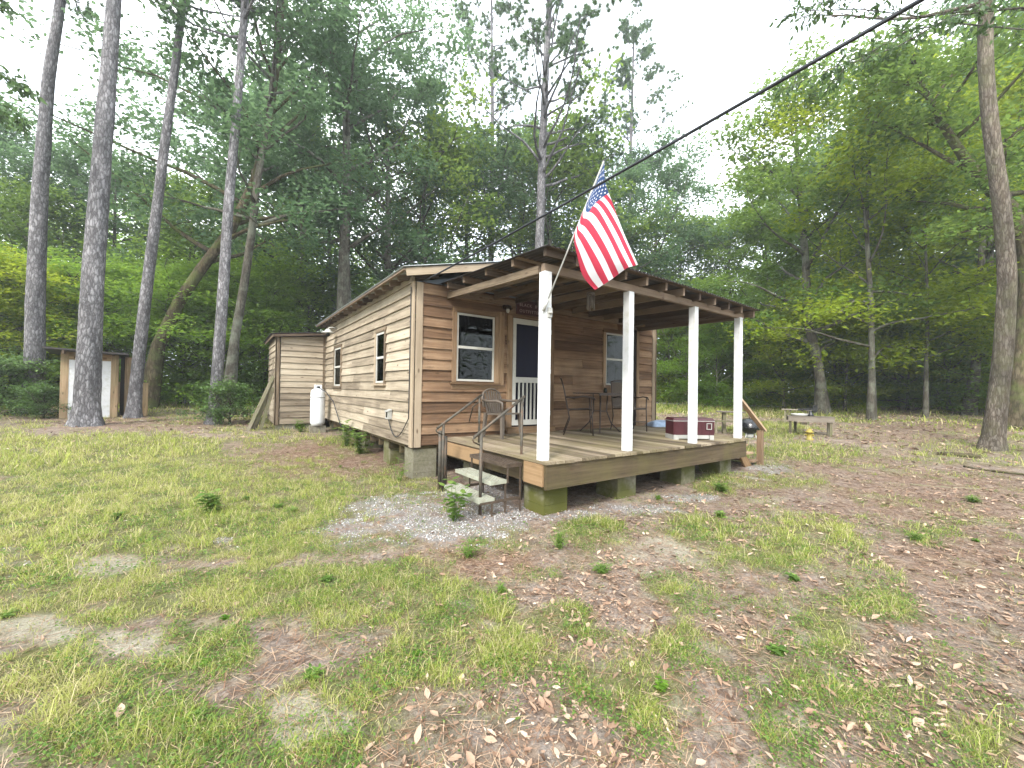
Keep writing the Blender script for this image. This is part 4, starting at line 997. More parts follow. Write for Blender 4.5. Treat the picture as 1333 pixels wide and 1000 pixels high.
m = MB(); m.box(-.40, -.30, -.20, .2, 0.0, .09); m.box(-.29, .30, -.19, .19, .02, .09); m.box(.31, .39, -.2, .2, 0, .09); fin(m, 'base', M_chain, parent=co)
# folded pad
m = MB(); vs = []; fs = []; n1, n2 = 14, 10
for i in range(n1 + 1):
    for j in range(n2 + 1):
        a, b_ = i / n1 * 2 - 1, j / n2 * 2 - 1
        e = max(0, (1 - a ** 4) * (1 - b_ ** 4)) ** .4
        vs.append((a * .30, b_ * .24, .01 + .11 * e * (1 + .25 * math.sin(a * 4 + b_ * 3))))
for i in range(n1):
    for j in range(n2): fs.append((i * (n2 + 1) + j, (i + 1) * (n2 + 1) + j, (i + 1) * (n2 + 1) + j + 1, i * (n2 + 1) + j + 1))
m.add(vs, fs, .5, smooth=True); m.box(-.29, .29, -.23, .23, 0, .012)
o = fin(m, 'folded_pad', M_pad, 'pale blue grey padding lying on the deck behind the cooler', 'padding', loc=(8.55, 5.92, DZ)); o.rotation_euler = (0, 0, -.5)

# ---------------------------------------------------------------- kettle grill
g0 = at(976, 9.6)
gr = empty('kettle_grill', g0, .4, 'black kettle grill standing beyond the side stairs', 'grill', scale=.85)
m = MB(); m.lathe([(0, .44), (.12, .46), (.22, .53), (.275, .62), (.285, .68), (.28, .68), (.0, .67)], 24); fin(m, 'bowl', M_black, parent=gr)
m = MB(); m.lathe([(.29, .68), (.285, .70), (.25, .78), (.17, .845), (.07, .875), (0, .88)], 24); fin(m, 'lid', M_black, parent=gr)
m = MB(); m.tube([(-.06, 0, .87), (-.05, 0, .92), (.05, 0, .92), (.06, 0, .87)], .01, 6); fin(m, 'handle', M_iron, parent=gr)
for k in range(3):
    a = k * 2.094 + .5; m = MB(); m.tube([(.13 * math.cos(a), .13 * math.sin(a), .48), (.27 * math.cos(a), .27 * math.sin(a), 0)], .013, 8); fin(m, 'leg', M_vinyl, parent=gr)
m = MB(); m.lathe([(0, .33), (.10, .34), (.11, .45), (0, .45)], 14); fin(m, 'ash_catcher', M_chain, parent=gr)

# ---------------------------------------------------------------- far tables
def face_yaw(u):  # yaw that turns local -y to the viewer
    p = at(u, 10); return math.atan2(p[1], p[0]) - PI / 2
def sb(p, dz=0): return (p[0], p[1], p[2] + dz)
t1 = empty('grey_table', at(1054, 11.9), face_yaw(1055) + .12, 'weathered grey wooden work table with deep apron under the trees', 'table')
m = MB(); m.box(-.62, .62, -.30, .30, .76, .79); fin(m, 'tabletop', M_grey, parent=t1)
m = MB(); m.box(-.60, .60, -.315, -.275, .57, .758); m.box(-.60, .60, .27, .31, .60, .758); m.box(-.60, -.56, -.27, .27, .60, .758); m.box(.56, .60, -.27, .27, .60, .758); fin(m, 'apron', M_grey, parent=t1)
for (x, y) in ((-.54, -.25), (.52, -.25), (.52, .22), (-.36, .22)):
    m = MB(); m.box(x - .035, x + .035, y - .03, y + .03, -.05, .60); fin(m, 'leg', M_oldw, parent=t1)
t2 = empty('plank_table', at(1037, 14.5), face_yaw(1036), 'low grey plank table standing behind the work table', 'table')
m = MB(); m.box(-.55, .55, -.3, .3, .70, .74); fin(m, 'tabletop', M_grey, parent=t2)
for (x, y) in ((-.42, -.22), (.42, -.22), (.42, .22), (-.42, .22)):
    m = MB(); m.box(x - .035, x + .035, y - .035, y + .035, -.05, .70); m.beam((x * .9, y, .45), (x * .45, y, .70), .03, .05); fin(m, 'leg', M_oldw, parent=t2)
t3 = empty('picnic_table', at(951, 12.4), face_yaw(951) + .1, 'grey plank table beyond the end of the porch', 'table')
m = MB()
for k in range(4): m.box(-.72, .72, -.36 + k * .18, -.36 + k * .18 + .17, .70, .735)
fin(m, 'tabletop', M_grey, parent=t3)
for x in (-.34, .34):
    m = MB(); m.box(x - .08, x + .08, -.26, .26, -.05, .70); fin(m, 'leg', M_oldw, parent=t3)
m = MB(); m.box(-.95, .7, -.62, -.42, .40, .44); 
for x in (-.8, .5): m.box(x - .05, x + .05, -.6, -.44, -.04, .40)
fin(m, 'bench', M_oldw, parent=t3)
t1.scale = (.9, .9, .70); t2.scale = (.8, .8, .72); t3.scale = (.52, .8, .9)
# faucet-like black tap and a white basin on the work table
p = Vector(at(1054, 11.9)); yaw = t1.rotation_euler[2]; Rz = Matrix.Rotation(yaw, 4, 'Z')
def on_t1(x, y, z): return tuple(p + Rz @ Vector((x, y, z)))
m = MB(); m.lathe([(0, 0), (.26, 0), (.30, .05), (.29, .05), (.25, .012), (0, .012)], 20)
o = fin(m, 'basin', M_vinyl, 'shallow white basin on the grey work table', 'basin', loc=on_t1(-.24, 0, .555)); o.scale = (1, .7, 1.2)
bt = empty('black_clamp', on_t1(.03, 0, .555), yaw, 'small black clamp standing on the grey work table', 'clamp', scale=1.3)
m = MB(); m.lathe([(0, 0), (.07, 0), (.05, .04), (.03, .06), (.035, .12), (0, .12)], 12); fin(m, 'foot', M_black, parent=bt)
m = MB(); m.beam((-.24, 0, .14), (.10, 0, .16), .05, .05); m.box(.03, .11, -.05, .05, .10, .25); m.tube([(.07, -.08, .23), (.07, .08, .23)], .012, 6); fin(m, 'jaw', M_black, parent=bt)
hy = empty('yellow_hydrant', at(1054, 11.0), face_yaw(1054), 'small yellow hydrant shaped yard ornament in front of the grey work table', 'hydrant')
m = MB(); m.lathe([(0, 0), (.095, 0), (.095, .03), (.065, .035), (.065, .20), (.10, .205), (.10, .225), (.07, .235), (.055, .28), (.02, .30), (0, .30)], 18); fin(m, 'body', M_yellow, parent=hy)
for s in (-1, 1):
    m = MB(); m.tube([(s * .05, 0, .14), (s * .10, 0, .14)], .028, 10); fin(m, 'nozzle', M_yellow, parent=hy)
m = MB(); m.tube([(0, 0, .29), (0, 0, .33)], .014, 6); fin(m, 'cap_nut', M_yellow, parent=hy)

# ---------------------------------------------------------------- propane tank
pt = empty('propane_tank', (2.11, 12.5, tz(2.11, 12.5)), .2, 'tall white propane tank in the corner between wall and lean-to', 'gas tank')
zb = .42 - pt.location.z
m = MB(); m.lathe([(0, 0.04), (.15, .02), (.185, .06), (.19, .10), (.19, .90), (.178, .97), (.13, 1.02), (.05, 1.04), (0, 1.04)], 26, (0, 0, zb)); fin(m, 'body', M_tank, parent=pt)
m = MB(); m.lathe([(.155, -.0), (.165, .0), (.165, .05), (.155, .05)], 22, (0, 0, zb)); fin(m, 'foot_ring', M_chain, parent=pt)
m = MB(); vs = []; fs = []
for k in range(19):
    a = -PI * .72 + k / 18 * PI * 1.44 + PI / 2
    for (r, z) in ((.105, 1.0), (.105, 1.14), (.098, 1.14), (.098, 1.0)): vs.append((r * math.cos(a), r * math.sin(a), zb + z))
for k in range(18):
    for e in range(4): fs.append((k * 4 + e, k * 4 + (e + 1) % 4, (k + 1) * 4 + (e + 1) % 4, (k + 1) * 4 + e))
m.add(vs, fs, .5); fin(m, 'collar', M_tank, parent=pt)
m = MB(); m.tube([(0, -.0, zb + 1.03), (0, 0, zb + 1.10)], .02, 8); m.tube([(0, -.09, zb + 1.07), (0, .0, zb + 1.08)], .03, 10); fin(m, 'valve', M_black, parent=pt)
m = MB(); m.lathe([(.192, 0), (.196, .006), (.192, .012)], 26, (0, 0, zb + .78)); fin(m, 'strap', M_iron, parent=pt)
m = MB(); m.box(-.20, .20, -.1, .1, -.05, zb - .003, tone=.1); fin(m, 'concrete_block', M_block, 'concrete block under the white propane tank', 'block', loc=(2.11, 12.5, pt.location.z))
m = MB(); m.tube([(2.14, 12.45, 1.46), (2.25, 12.2, 1.38), (2.36, 11.7, 1.10), (2.40, 11.3, .72), (2.42, 11.1, .52), (2.5, 11.0, .48)], .012, 6); fin(m, 'gas_hose', M_cable, 'black hose curving from the propane tank to the cabin wall', 'hose')
# planks leaning on the lean-to wall
for k, (dy, dx, h, lab) in enumerate(((.05, .0, 1.55, 'mossy grey plank leaning on the lean-to, leftmost of the leaning boards'), (.12, .09, 1.50, 'brown weathered plank leaning on the lean-to, second from the left'), (.22, .17, 1.40, 'narrow grey plank leaning on the lean-to, third from the left'), (.02, .30, 1.2, 'short dark plank leaning nearly upright against the lean-to corner'))):
    x0 = .50 + dx; m = MB(); y0 = SY + .05 + dy
    m.beam((x0, y0, tz(x0, y0) - .02), (1.10, y0 + .12, .25 + h), .085, .03, up=(0, 1, .0)); fin(m, 'plank', M_oldw, lab, 'plank', 'planks leaning on the lean-to')

# ---------------------------------------------------------------- outhouse and open stall
oh = empty('outhouse', at(117, 12.5), face_yaw(117) - .05, 'narrow wooden outhouse with a white door and a dark tin roof', 'outhouse')
oh.location.z -= .05
w2 = .62
m = MB()
for k in range(8):
    pass
m.box(-w2, -w2 + .17, -.03, .0, 0, 2.05); m.box(w2 - .17, w2, -.03, .0, 0, 2.05); m.box(-w2 + .17, w2 - .17, -.028, .0, 1.82, 2.05)
for s in (-1, 1):
    for k in range(6): m.box(min(s * w2, s * (w2 - .025)), max(s * w2, s * (w2 - .025)), .002 + k * .2, .197 + k * .2, 0, 2.0)
for k in range(6): m.box(-w2 + k * .207, -w2 + k * .207 + .2, 1.21, 1.235, 0, 1.95)
fin(m, 'wall', M_booth, parent=oh)
m = MB(); m.box(-w2 + .171, w2 - .171, -.022, -.004, .05, 1.815); fin(m, 'door', M_white, parent=oh)
m = MB(); m.box(.20, .24, -.05, -.022, .9, 1.0); fin(m, 'door_handle', M_iron, parent=oh)
m = MB(); m.box(-.35, -.27, -.05, -.03, 1.86, 1.93); m.box(.27, .35, -.05, -.03, 1.86, 1.93); fin(m, 'ornament', M_orange, parent=oh)
m = MB(); m.hexa([(-.95, -.42, 2.10), (.85, -.42, 2.02), (.85, 1.4, 1.95), (-.95, 1.4, 2.03), (-.95, -.42, 2.15), (.85, -.42, 2.07), (.85, 1.4, 2.0), (-.95, 1.4, 2.08)])
rf = fin(m, 'roof', M_tin, parent=oh)
m = MB()
for x in (-.55, 0, .5): m.box(x - .025, x + .025, -.38, 1.3, 1.985 - .0 * x, 2.06 - .035 * x)
fin(m, 'rafter', M_rafter, parent=rf)
stl = empty('shower_stall', at(174, 13.3), face_yaw(174) - .1, 'open roofless stall of pale boards right of the outhouse', 'stall')
m = MB(); m.box(-.22, -.02, -.02, .0, .0, 1.92); m.box(.0, .20, -.02, 0, 0, 1.90); fin(m, 'tall_panel', M_booth, parent=stl)
m = MB()
for k in range(2): m.box(.21 + k * .075, .28 + k * .075, -.0, .02, .0, 1.1)
fin(m, 'low_panel', M_booth, parent=stl)
m = MB()
for k in range(4): m.box(-.60 + k * .09, -.515 + k * .09, .02, .04, .42, 1.12)
m.box(-.62, -.25, .041, .07, .47, .55); m.box(-.62, -.25, .041, .07, 1.0, 1.08); fin(m, 'low_panel', M_booth, parent=stl)
m = MB(); m.box(-.32, -.23, .0, .08, -.05, 1.93); fin(m, 'post', M_dark, parent=stl)
# stump-like cut log pieces
def log(name, loc, L, r, rz, lab, cat, mat=M_moss, n=10):
    m = MB(); pts = [(-L / 2 + L * k / 5, rnd.uniform(-.01, .01), r * .8 + rnd.uniform(-.01, .01)) for k in range(6)]
    m.tube(pts, [r * rnd.uniform(.85, 1.1) for _ in pts], n); o = fin(m, name, mat, lab, cat, loc=loc); o.rotation_euler = (0, 0, rz); return o
log('fallen_log', at(1247, 8.6), .62, .045, face_yaw(1247), 'dark mossy cut log lying on the leaves near the leaning pine', 'log')
log('fallen_branch', at(925, 23.0), 6.5, .07, face_yaw(925) - .04, 'long pale fallen trunk lying in the far grass beyond the porch', 'fallen trunk', M_chain)
log('fallen_branch', at(1255, 6.2), 1.3, .012, face_yaw(1255) + .5, 'thin bare stick lying on the soil in the right foreground', 'stick', M_oldw)
log('fallen_branch', at(1235, 5.0), .8, .009, face_yaw(1200) - .6, 'short pale stick among the leaves at the right', 'stick', M_oldw)
log('fallen_branch', at(1300, 7.2), .9, .02, face_yaw(1300) - .35, 'crooked brown stick at the right edge below the leaning pine', 'stick', M_moss)
# ---------------------------------------------------------------- trees
UPV = np.array([0, 0, 1.0])
def unit(v): return v / (np.linalg.norm(v) + 1e-9)
def tubes_mesh(name, tubes, mat, parent, flare=None):
    """tubes: list of (pts Nx3, radii N, sides) -> one continuous looking wood mesh"""
    m = MB()
    for i, (pts, rr, n) in enumerate(tubes): m.tube([tuple(p) for p in pts], list(rr), n, .5, caps=True, rough=.03 if i == 0 else 0, flare=.18 if i == 0 else 0)
    return m.build(name, mat, parent)
def wobble_path(p0, d, L, n, bend, R, up=0.0):
    pts = [np.array(p0, float)]; d = unit(np.array(d, float))
    for i in range(n):
        d = unit(d + R.normal(0, bend, 3) + UPV * up); pts.append(pts[-1] + d * L / n)
    return pts, d
def leaf_quads(C, S, R, flat=.5, asp=.55, up_tilt=0.0):
    n = len(C)
    nrm = R.normal(0, 1, (n, 3)); nrm[:, 2] = np.abs(nrm[:, 2]) + flat * 2.2; nrm /= np.linalg.norm(nrm, axis=1)[:, None]
    t = R.normal(0, 1, (n, 3)); t -= nrm * (t * nrm).sum(1)[:, None]; t /= np.linalg.norm(t, axis=1)[:, None]
    b = np.cross(nrm, t)
    S = S[:, None]
    fold = nrm * S * R.uniform(.0, .3, (n, 1))
    return np.stack([C - t * S, C + b * S * asp + fold - t * S * .1, C + t * S, C - b * S * asp + fold - t * S * .1], 1).reshape(-1, 3)
def leaves_from_clusters(cl, per, size, R, sx=.42, sz=.20, flat=.5, tone0=.5, tvar=.16):
    cl = np.array(cl); n = len(cl) * per
    C = np.repeat(cl, per, 0); ct = np.repeat(np.clip(R.normal(tone0, tvar, len(cl)), 0, 1), per)
    sc = np.repeat(R.uniform(.6, 1.35, len(cl)), per)[:, None]
    off = R.normal(0, 1, (n, 3)) * np.array([sx, sx, sz]) * sc
    V = leaf_quads(C + off, size * R.uniform(.55, 1.3, n), R, flat)
    return V, np.arange(n * 4).reshape(-1, 4), np.clip(ct + R.normal(0, .09, n), 0, 1)
def hardwood(name, H, cb_, spread, seed, nlimb=16, per=70, leaf=.085, mat=None, bark=None, r0=.2, trunk=None, lean=(0, 0), tone0=.5, sub=5, fork=False, skirt=0, sx=.42, sz=.2, flatness=.5, profile=None, parent=None):
    """trunk > limbs > twigs, leaves hung in layers round the twig ends; returns (trunk mesh, crown mesh)"""
    R = np.random.default_rng(seed); tubes = []; cl = []
    if trunk is None:
        n = 9; z = np.linspace(0, H * .93, n); wx = np.cumsum(R.normal(0, .05 * H / n, n)) + z * lean[0]; wy = np.cumsum(R.normal(0, .05 * H / n, n)) + z * lean[1]
        wx -= wx[0]; wy -= wy[0]
        tp = np.stack([wx, wy, z], -1)
    else: tp = np.array(trunk, float)
    zz = tp[:, 2]; tl = (zz - zz[0]) / (zz[-1] - zz[0]); rr = r0 * (1 - tl) ** .8 * .93 + .02; rr[0] *= 1.35
    tubes.append((np.vstack([tp[:1] - [0, 0, .25], tp]), np.concatenate([[rr[0] * 1.15], rr]), 12))
    for i in range(nlimb):
        f = (i + R.uniform(.1, .9)) / nlimb; h = cb_ + (H * .92 - cb_) * f
        if h > zz[-1]: h = zz[-1] * .98
        p = np.array([np.interp(h, zz, tp[:, 0]), np.interp(h, zz, tp[:, 1]), h]); rb = float(np.interp(h, zz, rr)) * .55
        a = i * 2.399 + R.uniform(-.5, .5)
        prof = profile(f) if profile else (.55 + .9 * math.sin(PI * min(1, f * .8 + .18))) * .72
        L = spread * prof * R.uniform(.75, 1.2); el = math.radians(R.uniform(8, 30) + 42 * f)
        d = np.array([math.cos(a) * math.cos(el), math.sin(a) * math.cos(el), math.sin(el)])
        pts, dl = wobble_path(p, d, L, 6, .13, R, -.02)
        tubes.append((pts, np.linspace(rb, .012, 7), 6))
        for s in range(sub):
            q = R.uniform(.35, 1.0) if s else 1.0; k = min(int(q * 6), 5); ff = q * 6 - k
            sp = pts[k] * (1 - ff) + pts[min(k + 1, 6)] * ff if k < 6 else pts[6]
            sd = unit(dl * .7 + R.normal(0, .75, 3) * [1, 1, .5]); sl = L * R.uniform(.22, .42)
            sp_, _ = wobble_path(sp, sd, sl, 4, .2, R, .03)
            tubes.append((sp_, np.linspace(.02, .006, 5), 3))
            cl += [sp_[4], sp_[3], sp_[2] if R.random() < .7 else sp_[4] + R.normal(0, .3, 3), sp_[1] if R.random() < .3 else sp_[3] + R.normal(0, .3, 3)]
    for i in range(skirt):
        a = R.uniform(0, 2 * PI); rr_ = spread * R.uniform(.2, .9); cl.append(np.array([rr_ * math.cos(a), rr_ * math.sin(a), R.uniform(.3, cb_ + 1)]))
    t_ = tubes_mesh('trunk', tubes, bark or M_oak, parent)
    V, F, T = leaves_from_clusters(cl, per, leaf, R, sx, sz, flatness, tone0)
    c_ = np_mesh('crown', V, F, T, [mat or L_hard], parent=parent)
    return t_, c_
def pine_tree(H, cb_, seed, r0=.22, trunk=None, nlimb=26, parent=None, bark=None, spread=2.6, tufts=1.0, top_r=.05):
    R = np.random.default_rng(seed); tubes = []; tf = []
    if trunk is None:
        z = np.linspace(0, H, 11); wx = np.cumsum(R.normal(0, .012 * H, 11)) * .5; wy = np.cumsum(R.normal(0, .012 * H, 11)) * .5; wx -= wx[0]; wy -= wy[0]
        tp = np.stack([wx, wy, z], -1)
    else: tp = np.array(trunk, float)
    zz = tp[:, 2]; tl = (zz - zz[0]) / (H - zz[0]); rr = r0 + (top_r - r0) * np.clip(tl, 0, 1) ** 1.1; rb_ = rr.copy(); rb_[0] *= 1.28
    z_f = np.linspace(0, 1, 60) ** 1.7
    zs = zz[0] + (zz[-1] - zz[0]) * z_f
    P = np.stack([np.interp(zs, zz, tp[:, 0]), np.interp(zs, zz, tp[:, 1]), zs], -1)
    # smooth the path a little
    for _ in range(3): P[1:-1] = .25 * P[:-2] + .5 * P[1:-1] + .25 * P[2:]
    rad_ = np.interp(zs, zz, rr) * (1 + .32 * np.exp(-(zs - zz[0]) / .35)) * (1 + R.normal(0, .012, 60))
    P = np.vstack([P[:1] - [0, 0, .3], P]); rad_ = np.concatenate([[rad_[0] * 1.1], rad_])
    tubes.append((P, rad_, 28))
    for i in range(nlimb):
        f = (i + R.uniform(0, .9)) / nlimb; h = cb_ + (H - .4 - cb_) * f
        p = np.array([np.interp(h, zz, tp[:, 0]), np.interp(h, zz, tp[:, 1]), h])
        a = R.uniform(0, 2 * PI); L = spread * (1.15 - .8 * f) * R.uniform(.6, 1.25); el = math.radians(R.uniform(-5, 25) + 30 * f)
        d = np.array([math.cos(a) * math.cos(el), math.sin(a) * math.cos(el), math.sin(el)])
        pts, dl = wobble_path(p, d, L, 7, .14, R, .06)
        tubes.append((pts, np.linspace(float(np.interp(h, zz, rr)) * .32 + .012, .012, 8), 6))
        dead = f < .12 and R.random() < .6
        for s in range(7):
            q = R.uniform(.4, 1.0) if s else 1.0; k = min(int(q * 7), 6); sp = pts[k] + (pts[k + 1] - pts[k]) * (q * 7 - k)
            sd = unit(dl + R.normal(0, .7, 3) * [1, 1, .6] + UPV * .2); sl = L * R.uniform(.12, .32)
            sp_, e = wobble_path(sp, sd, sl, 3, .2, R, .06); tubes.append((sp_, np.linspace(.016, .006, 4), 3))
            if not dead:
                for j in (3, 3, 2, 2, 1): tf.append((sp_[j] + R.normal(0, .16, 3), unit(e + UPV * .5)))
    t_ = tubes_mesh('trunk', tubes, bark or M_pine, parent)
    per = int(62 * tufts); n = len(tf) * per
    C = np.repeat(np.array([a for a, _ in tf]), per, 0); D = np.repeat(np.array([b for _, b in tf]), per, 0)
    dv = D * .55 + R.normal(0, .75, (n, 3)); dv /= np.linalg.norm(dv, axis=1)[:, None]
    sd = np.cross(dv, R.normal(0, 1, (n, 3))); sd /= np.linalg.norm(sd, axis=1)[:, None]
    Ln = R.uniform(.12, .24, n)[:, None]; wd = .021
    V = np.stack([C - sd * wd * .5, C + sd * wd * .5, C + dv * Ln], 1).reshape(-1, 3)
    T = np.repeat(np.clip(R.normal(.5, .2, len(tf)), 0, 1), per) + R.normal(0, .08, n)
    c_ = np_mesh('crown', V, np.arange(n * 3).reshape(-1, 3), np.clip(T, 0, 1), [L_pine], parent=parent)
    return t_, c_
def track(px, d, zoff=0):
    """world path of a trunk seen at (u, v) pixels, all at depth d (a list of (u, v) or (u, v, depth))"""
    return [W(q[0], q[1], q[2] if len(q) > 2 else d) for q in px]
def custom(name, px, d, H_extra, label, fn, **kw):
    pts = track(px, d); b = pts[0].copy(); b[2] = tz(b[0], b[1]) - .02
    root = empty(name, tuple(b), 0, label, 'tree'); pts[0] = b
    loc = [p - b for p in pts]
    # continue the stem upward beyond the last tracked point
    dr = unit(loc[-1] - loc[-2]); dr = unit(dr + UPV * .8)
    for k in range(1, 4): loc.append(loc[-1] + dr * H_extra / 3)
    fn(loc, root); return root

# the four tall pines on the left and the leaning one on the right
def pf(r0, cb_, seed, n=20, bark=None, spread=2.6, tr=.06, tufts=.8):
    return lambda loc, root: pine_tree(loc[-1][2], cb_, seed, r0, loc, n, root, bark, spread, tufts, tr)
custom('pine_tree', [(44, 520), (46, 400), (52, 250), (62, 110), (81, -10)], 12.8, 5, 'leftmost tall bare pine trunk, rising behind low shrubs left of the outhouse', pf(.25, 14.2, 31))
custom('pine_tree', [(112, 550), (118, 420), (129, 250), (140, 110), (150, -10)], 11.0, 5, 'thick pine trunk standing right in front of the outhouse', pf(.265, 13.6, 32, tr=.09))
custom('pine_tree', [(173, 542), (188, 400), (210, 225), (229, 80), (240, -10)], 13.0, 5, 'slender leaning pine trunk in front of the open stall', pf(.17, 13.0, 33, 24))
custom('pine_tree', [(278, 550), (289, 400), (299, 250), (311, 110), (320, -10)], 12.3, 6, 'slender pale pine trunk between the stall and the lean-to planks', pf(.16, 11.6, 34, 26))
custom('pine_tree', [(1290, 585), (1296, 540), (1306, 460), (1312, 360), (1305, 270), (1289, 170), (1282, 80), (1284, -10)], 9.3, 6, 'bent brown pine trunk leaning over the leaf litter near the right edge', pf(.172, 10.0, 35, 18, M_pinebr, tr=.08))
# pines behind the cabin
custom('pine_tree', [(703, 500), (702, 330), (706, 200), (711, 80), (716, -10)], 21.5, 5, 'tall straight pine rising directly behind the porch roof peak', pf(.28, 11.5, 36, 44, spread=4.6, tr=.12, tufts=1.5))
custom('pine_tree', [(641, 500), (639, 330), (641, 200), (641, 110), (640, 40)], 27, 3, 'pine with a rounded crown left of the pine behind the roof peak', pf(.24, 10.0, 37, 46, spread=4.8, tufts=1.5))
custom('pine_tree', [(820, 500), (820, 330), (821, 200), (824, 90)], 31, 3.5, 'distant pine whose round crown stands alone right of the flag', pf(.22, 15.5, 38, 40, spread=4.2, tufts=1.6))

# limbs followed from their own pixels: the leaning oak, the forked ones
def oak(r0, cb_, seed, nl=14, **kw):
    return lambda loc, root: hardwood('x', loc[-1][2], cb_, kw.pop('spread', 4.0), seed, nl, parent=root, r0=r0, trunk=loc, **kw)
custom('hardwood_tree', [(193, 505), (206, 450), (235, 390), (262, 350), (300, 300), (332, 235), (350, 160), (362, 80)], 15.8, 5, 'large mossy hardwood leaning right behind the slender pines', oak(.24, 5.2, 41, 20, bark=M_moss, mat=L_blue, spread=5.5, per=30, leaf=.10, tone0=.45))
custom('hardwood_tree', [(296, 510), (306, 440), (318, 370), (328, 300), (336, 230), (350, 150), (362, 40)], 15.2, 4, 'pale slim hardwood curving up beside the fourth pine, left of the lean-to', oak(.17, 6.5, 42, 16, mat=L_blue, spread=4.2, per=30, leaf=.10, tone0=.45))
custom('hardwood_tree', [(448, 500), (448, 330), (452, 230), (450, 120), (440, 20)], 19.5, 4, 'stout hardwood trunk rising behind the cabin eave', oak(.33, 7.0, 43, 18, mat=L_blue, spread=5.0, per=34, leaf=.10))
custom('hardwood_tree', [(1070, 540), (1068, 500), (1064, 470), (1052, 420), (1048, 330), (1040, 240)], 17.8, 4.0, 'forked grey hardwood standing behind the work table', oak(.21, 2.6, 44, 22, mat=L_hard, spread=4.6, per=44, leaf=.10, tone0=.5))
custom('hardwood_tree', [(1134, 548), (1135, 480), (1134, 400), (1128, 300), (1130, 210)], 15.5, 3, 'thin dark straight tree right of the forked hardwood', oak(.10, 1.9, 45, 19, mat=L_under, spread=3.6, per=42, leaf=.085, tone0=.45))
custom('hardwood_tree', [(1205, 544), (1206, 470), (1208, 400), (1204, 300)], 16.3, 2.5, 'sapling with a thin dark stem in the middle of the right clearing', oak(.055, 2.0, 46, 15, mat=L_under, spread=3.0, per=50, leaf=.085, tone0=.4))
custom('hardwood_tree', [(1260, 541), (1270, 480), (1274, 420), (1278, 330), (1284, 220)], 17, 4, 'dark hardwood just left of the bent brown pine', oak(.16, 2.4, 47, 20, mat=L_under, spread=4.2, per=42, leaf=.095, tone0=.42))
custom('hardwood_tree', [(1327, 557), (1332, 470), (1340, 380), (1334, 320), (1316, 270), (1290, 248), (1255, 205), (1224, 158), (1200, 110)], 12.7, 1.0, 'thick dark trunk at the right edge whose limb arches back over the clearing', oak(.33, 5.6, 48, 16, bark=M_moss, mat=L_hard, spread=3.6, per=44, leaf=.085, tone0=.5))

# prototypes for the rest of the wood; each is used for real and then copied
def proto(kind, **kw):
    root = empty(kind, (0, -400, 0)); PR.append(root); return root
PR = []
def P_tree(nm, **kw):
    r = proto(nm); kw.setdefault('per', 44); hardwood('x', kw.pop('H'), kw.pop('cb'), kw.pop('spread'), kw.pop('seed'), parent=r, **kw); return r
pA = P_tree('hardwood_tree', H=15, cb=4.5, spread=4.6, seed=61, nlimb=20, leaf=.115, mat=L_blue, r0=.22, tone0=.52)
pB = P_tree('hardwood_tree', H=17, cb=5.5, spread=5.0, seed=62, nlimb=22, leaf=.12, mat=L_blue, r0=.26, tone0=.52)
pC = P_tree('hardwood_tree', H=12, cb=2.5, spread=4.2, seed=63, nlimb=20, leaf=.105, mat=L_hard, r0=.16, tone0=.62, skirt=14)
pU = P_tree('understory_tree', H=6.5, cb=.7, spread=3.1, seed=64, nlimb=18, leaf=.085, mat=L_under, r0=.07, tone0=.62, skirt=40, sz=.12, sx=.5, flatness=1.1)
pV = P_tree('understory_tree', H=5.0, cb=.4, spread=2.9, seed=65, nlimb=16, leaf=.08, mat=L_under, r0=.06, tone0=.42, skirt=40, sz=.12, sx=.5, flatness=1.1)
pS = P_tree('shrub', H=1.3, cb=.12, spread=.9, seed=66, nlimb=14, leaf=.045, mat=L_dark, r0=.02, tone0=.6, per=26, sub=4, sx=.12, sz=.09, skirt=10)
pT = P_tree('shrub', H=1.0, cb=.08, spread=.8, seed=67, nlimb=12, leaf=.04, mat=L_weed, r0=.015, tone0=.35, per=22, sub=4, sx=.12, sz=.08, skirt=10)
used = set()
def place(p, u, d, s, label, cat, group=None, rz=None, mat=None):
    o = p if p.name not in used else copy_tree(p)
    used.add(p.name)
    o.location = at(u, d); o.location.z -= .05; o.rotation_euler = (0, 0, rnd.uniform(0, 6.28) if rz is None else rz); o.scale = (s * rnd.uniform(.92, 1.08), s * rnd.uniform(.92, 1.08), s)
    if mat:
        for c in o.children:
            if c.name.startswith('crown'): c.material_slots[0].link = 'OBJECT'; c.material_slots[0].material = mat
    tag(o, label, cat, group); return o
G1 = 'leafy trees of the wood edge'; 
LEFTN = 'broad green hardwood in the wood behind the outhouse and pines'
MIDN = 'green hardwood of the wood rising behind the cabin roof'
RIGHTN = 'green hardwood at the far edge of the right clearing'
for (p, u, d, s) in ((pA, -70, 20, 1.0), (pC, 20, 19, .80), (pB, 85, 24, .82), (pA, 150, 23, .90), (pC, 235, 22, .95), (pB, 300, 27, 1.2), (pA, -160, 22, 1.1)):
    place(p, u, d, s, LEFTN, 'tree', 'hardwoods behind the outhouse')
for (p, u, d, s) in ((pA, 385, 23, 1.15), (pC, 430, 26, 1.3), (pB, 505, 23, 1.08), (pC, 555, 24, 1.25), (pA, 600, 28, 1.16), (pB, 668, 29, 1.06), (pC, 720, 26, 1.38), (pA, 775, 27, 1.02), (pB, 850, 31, 1.08), (pC, 885, 33, 1.15)):
    place(p, u, d, s, MIDN, 'tree', 'hardwoods behind the cabin')
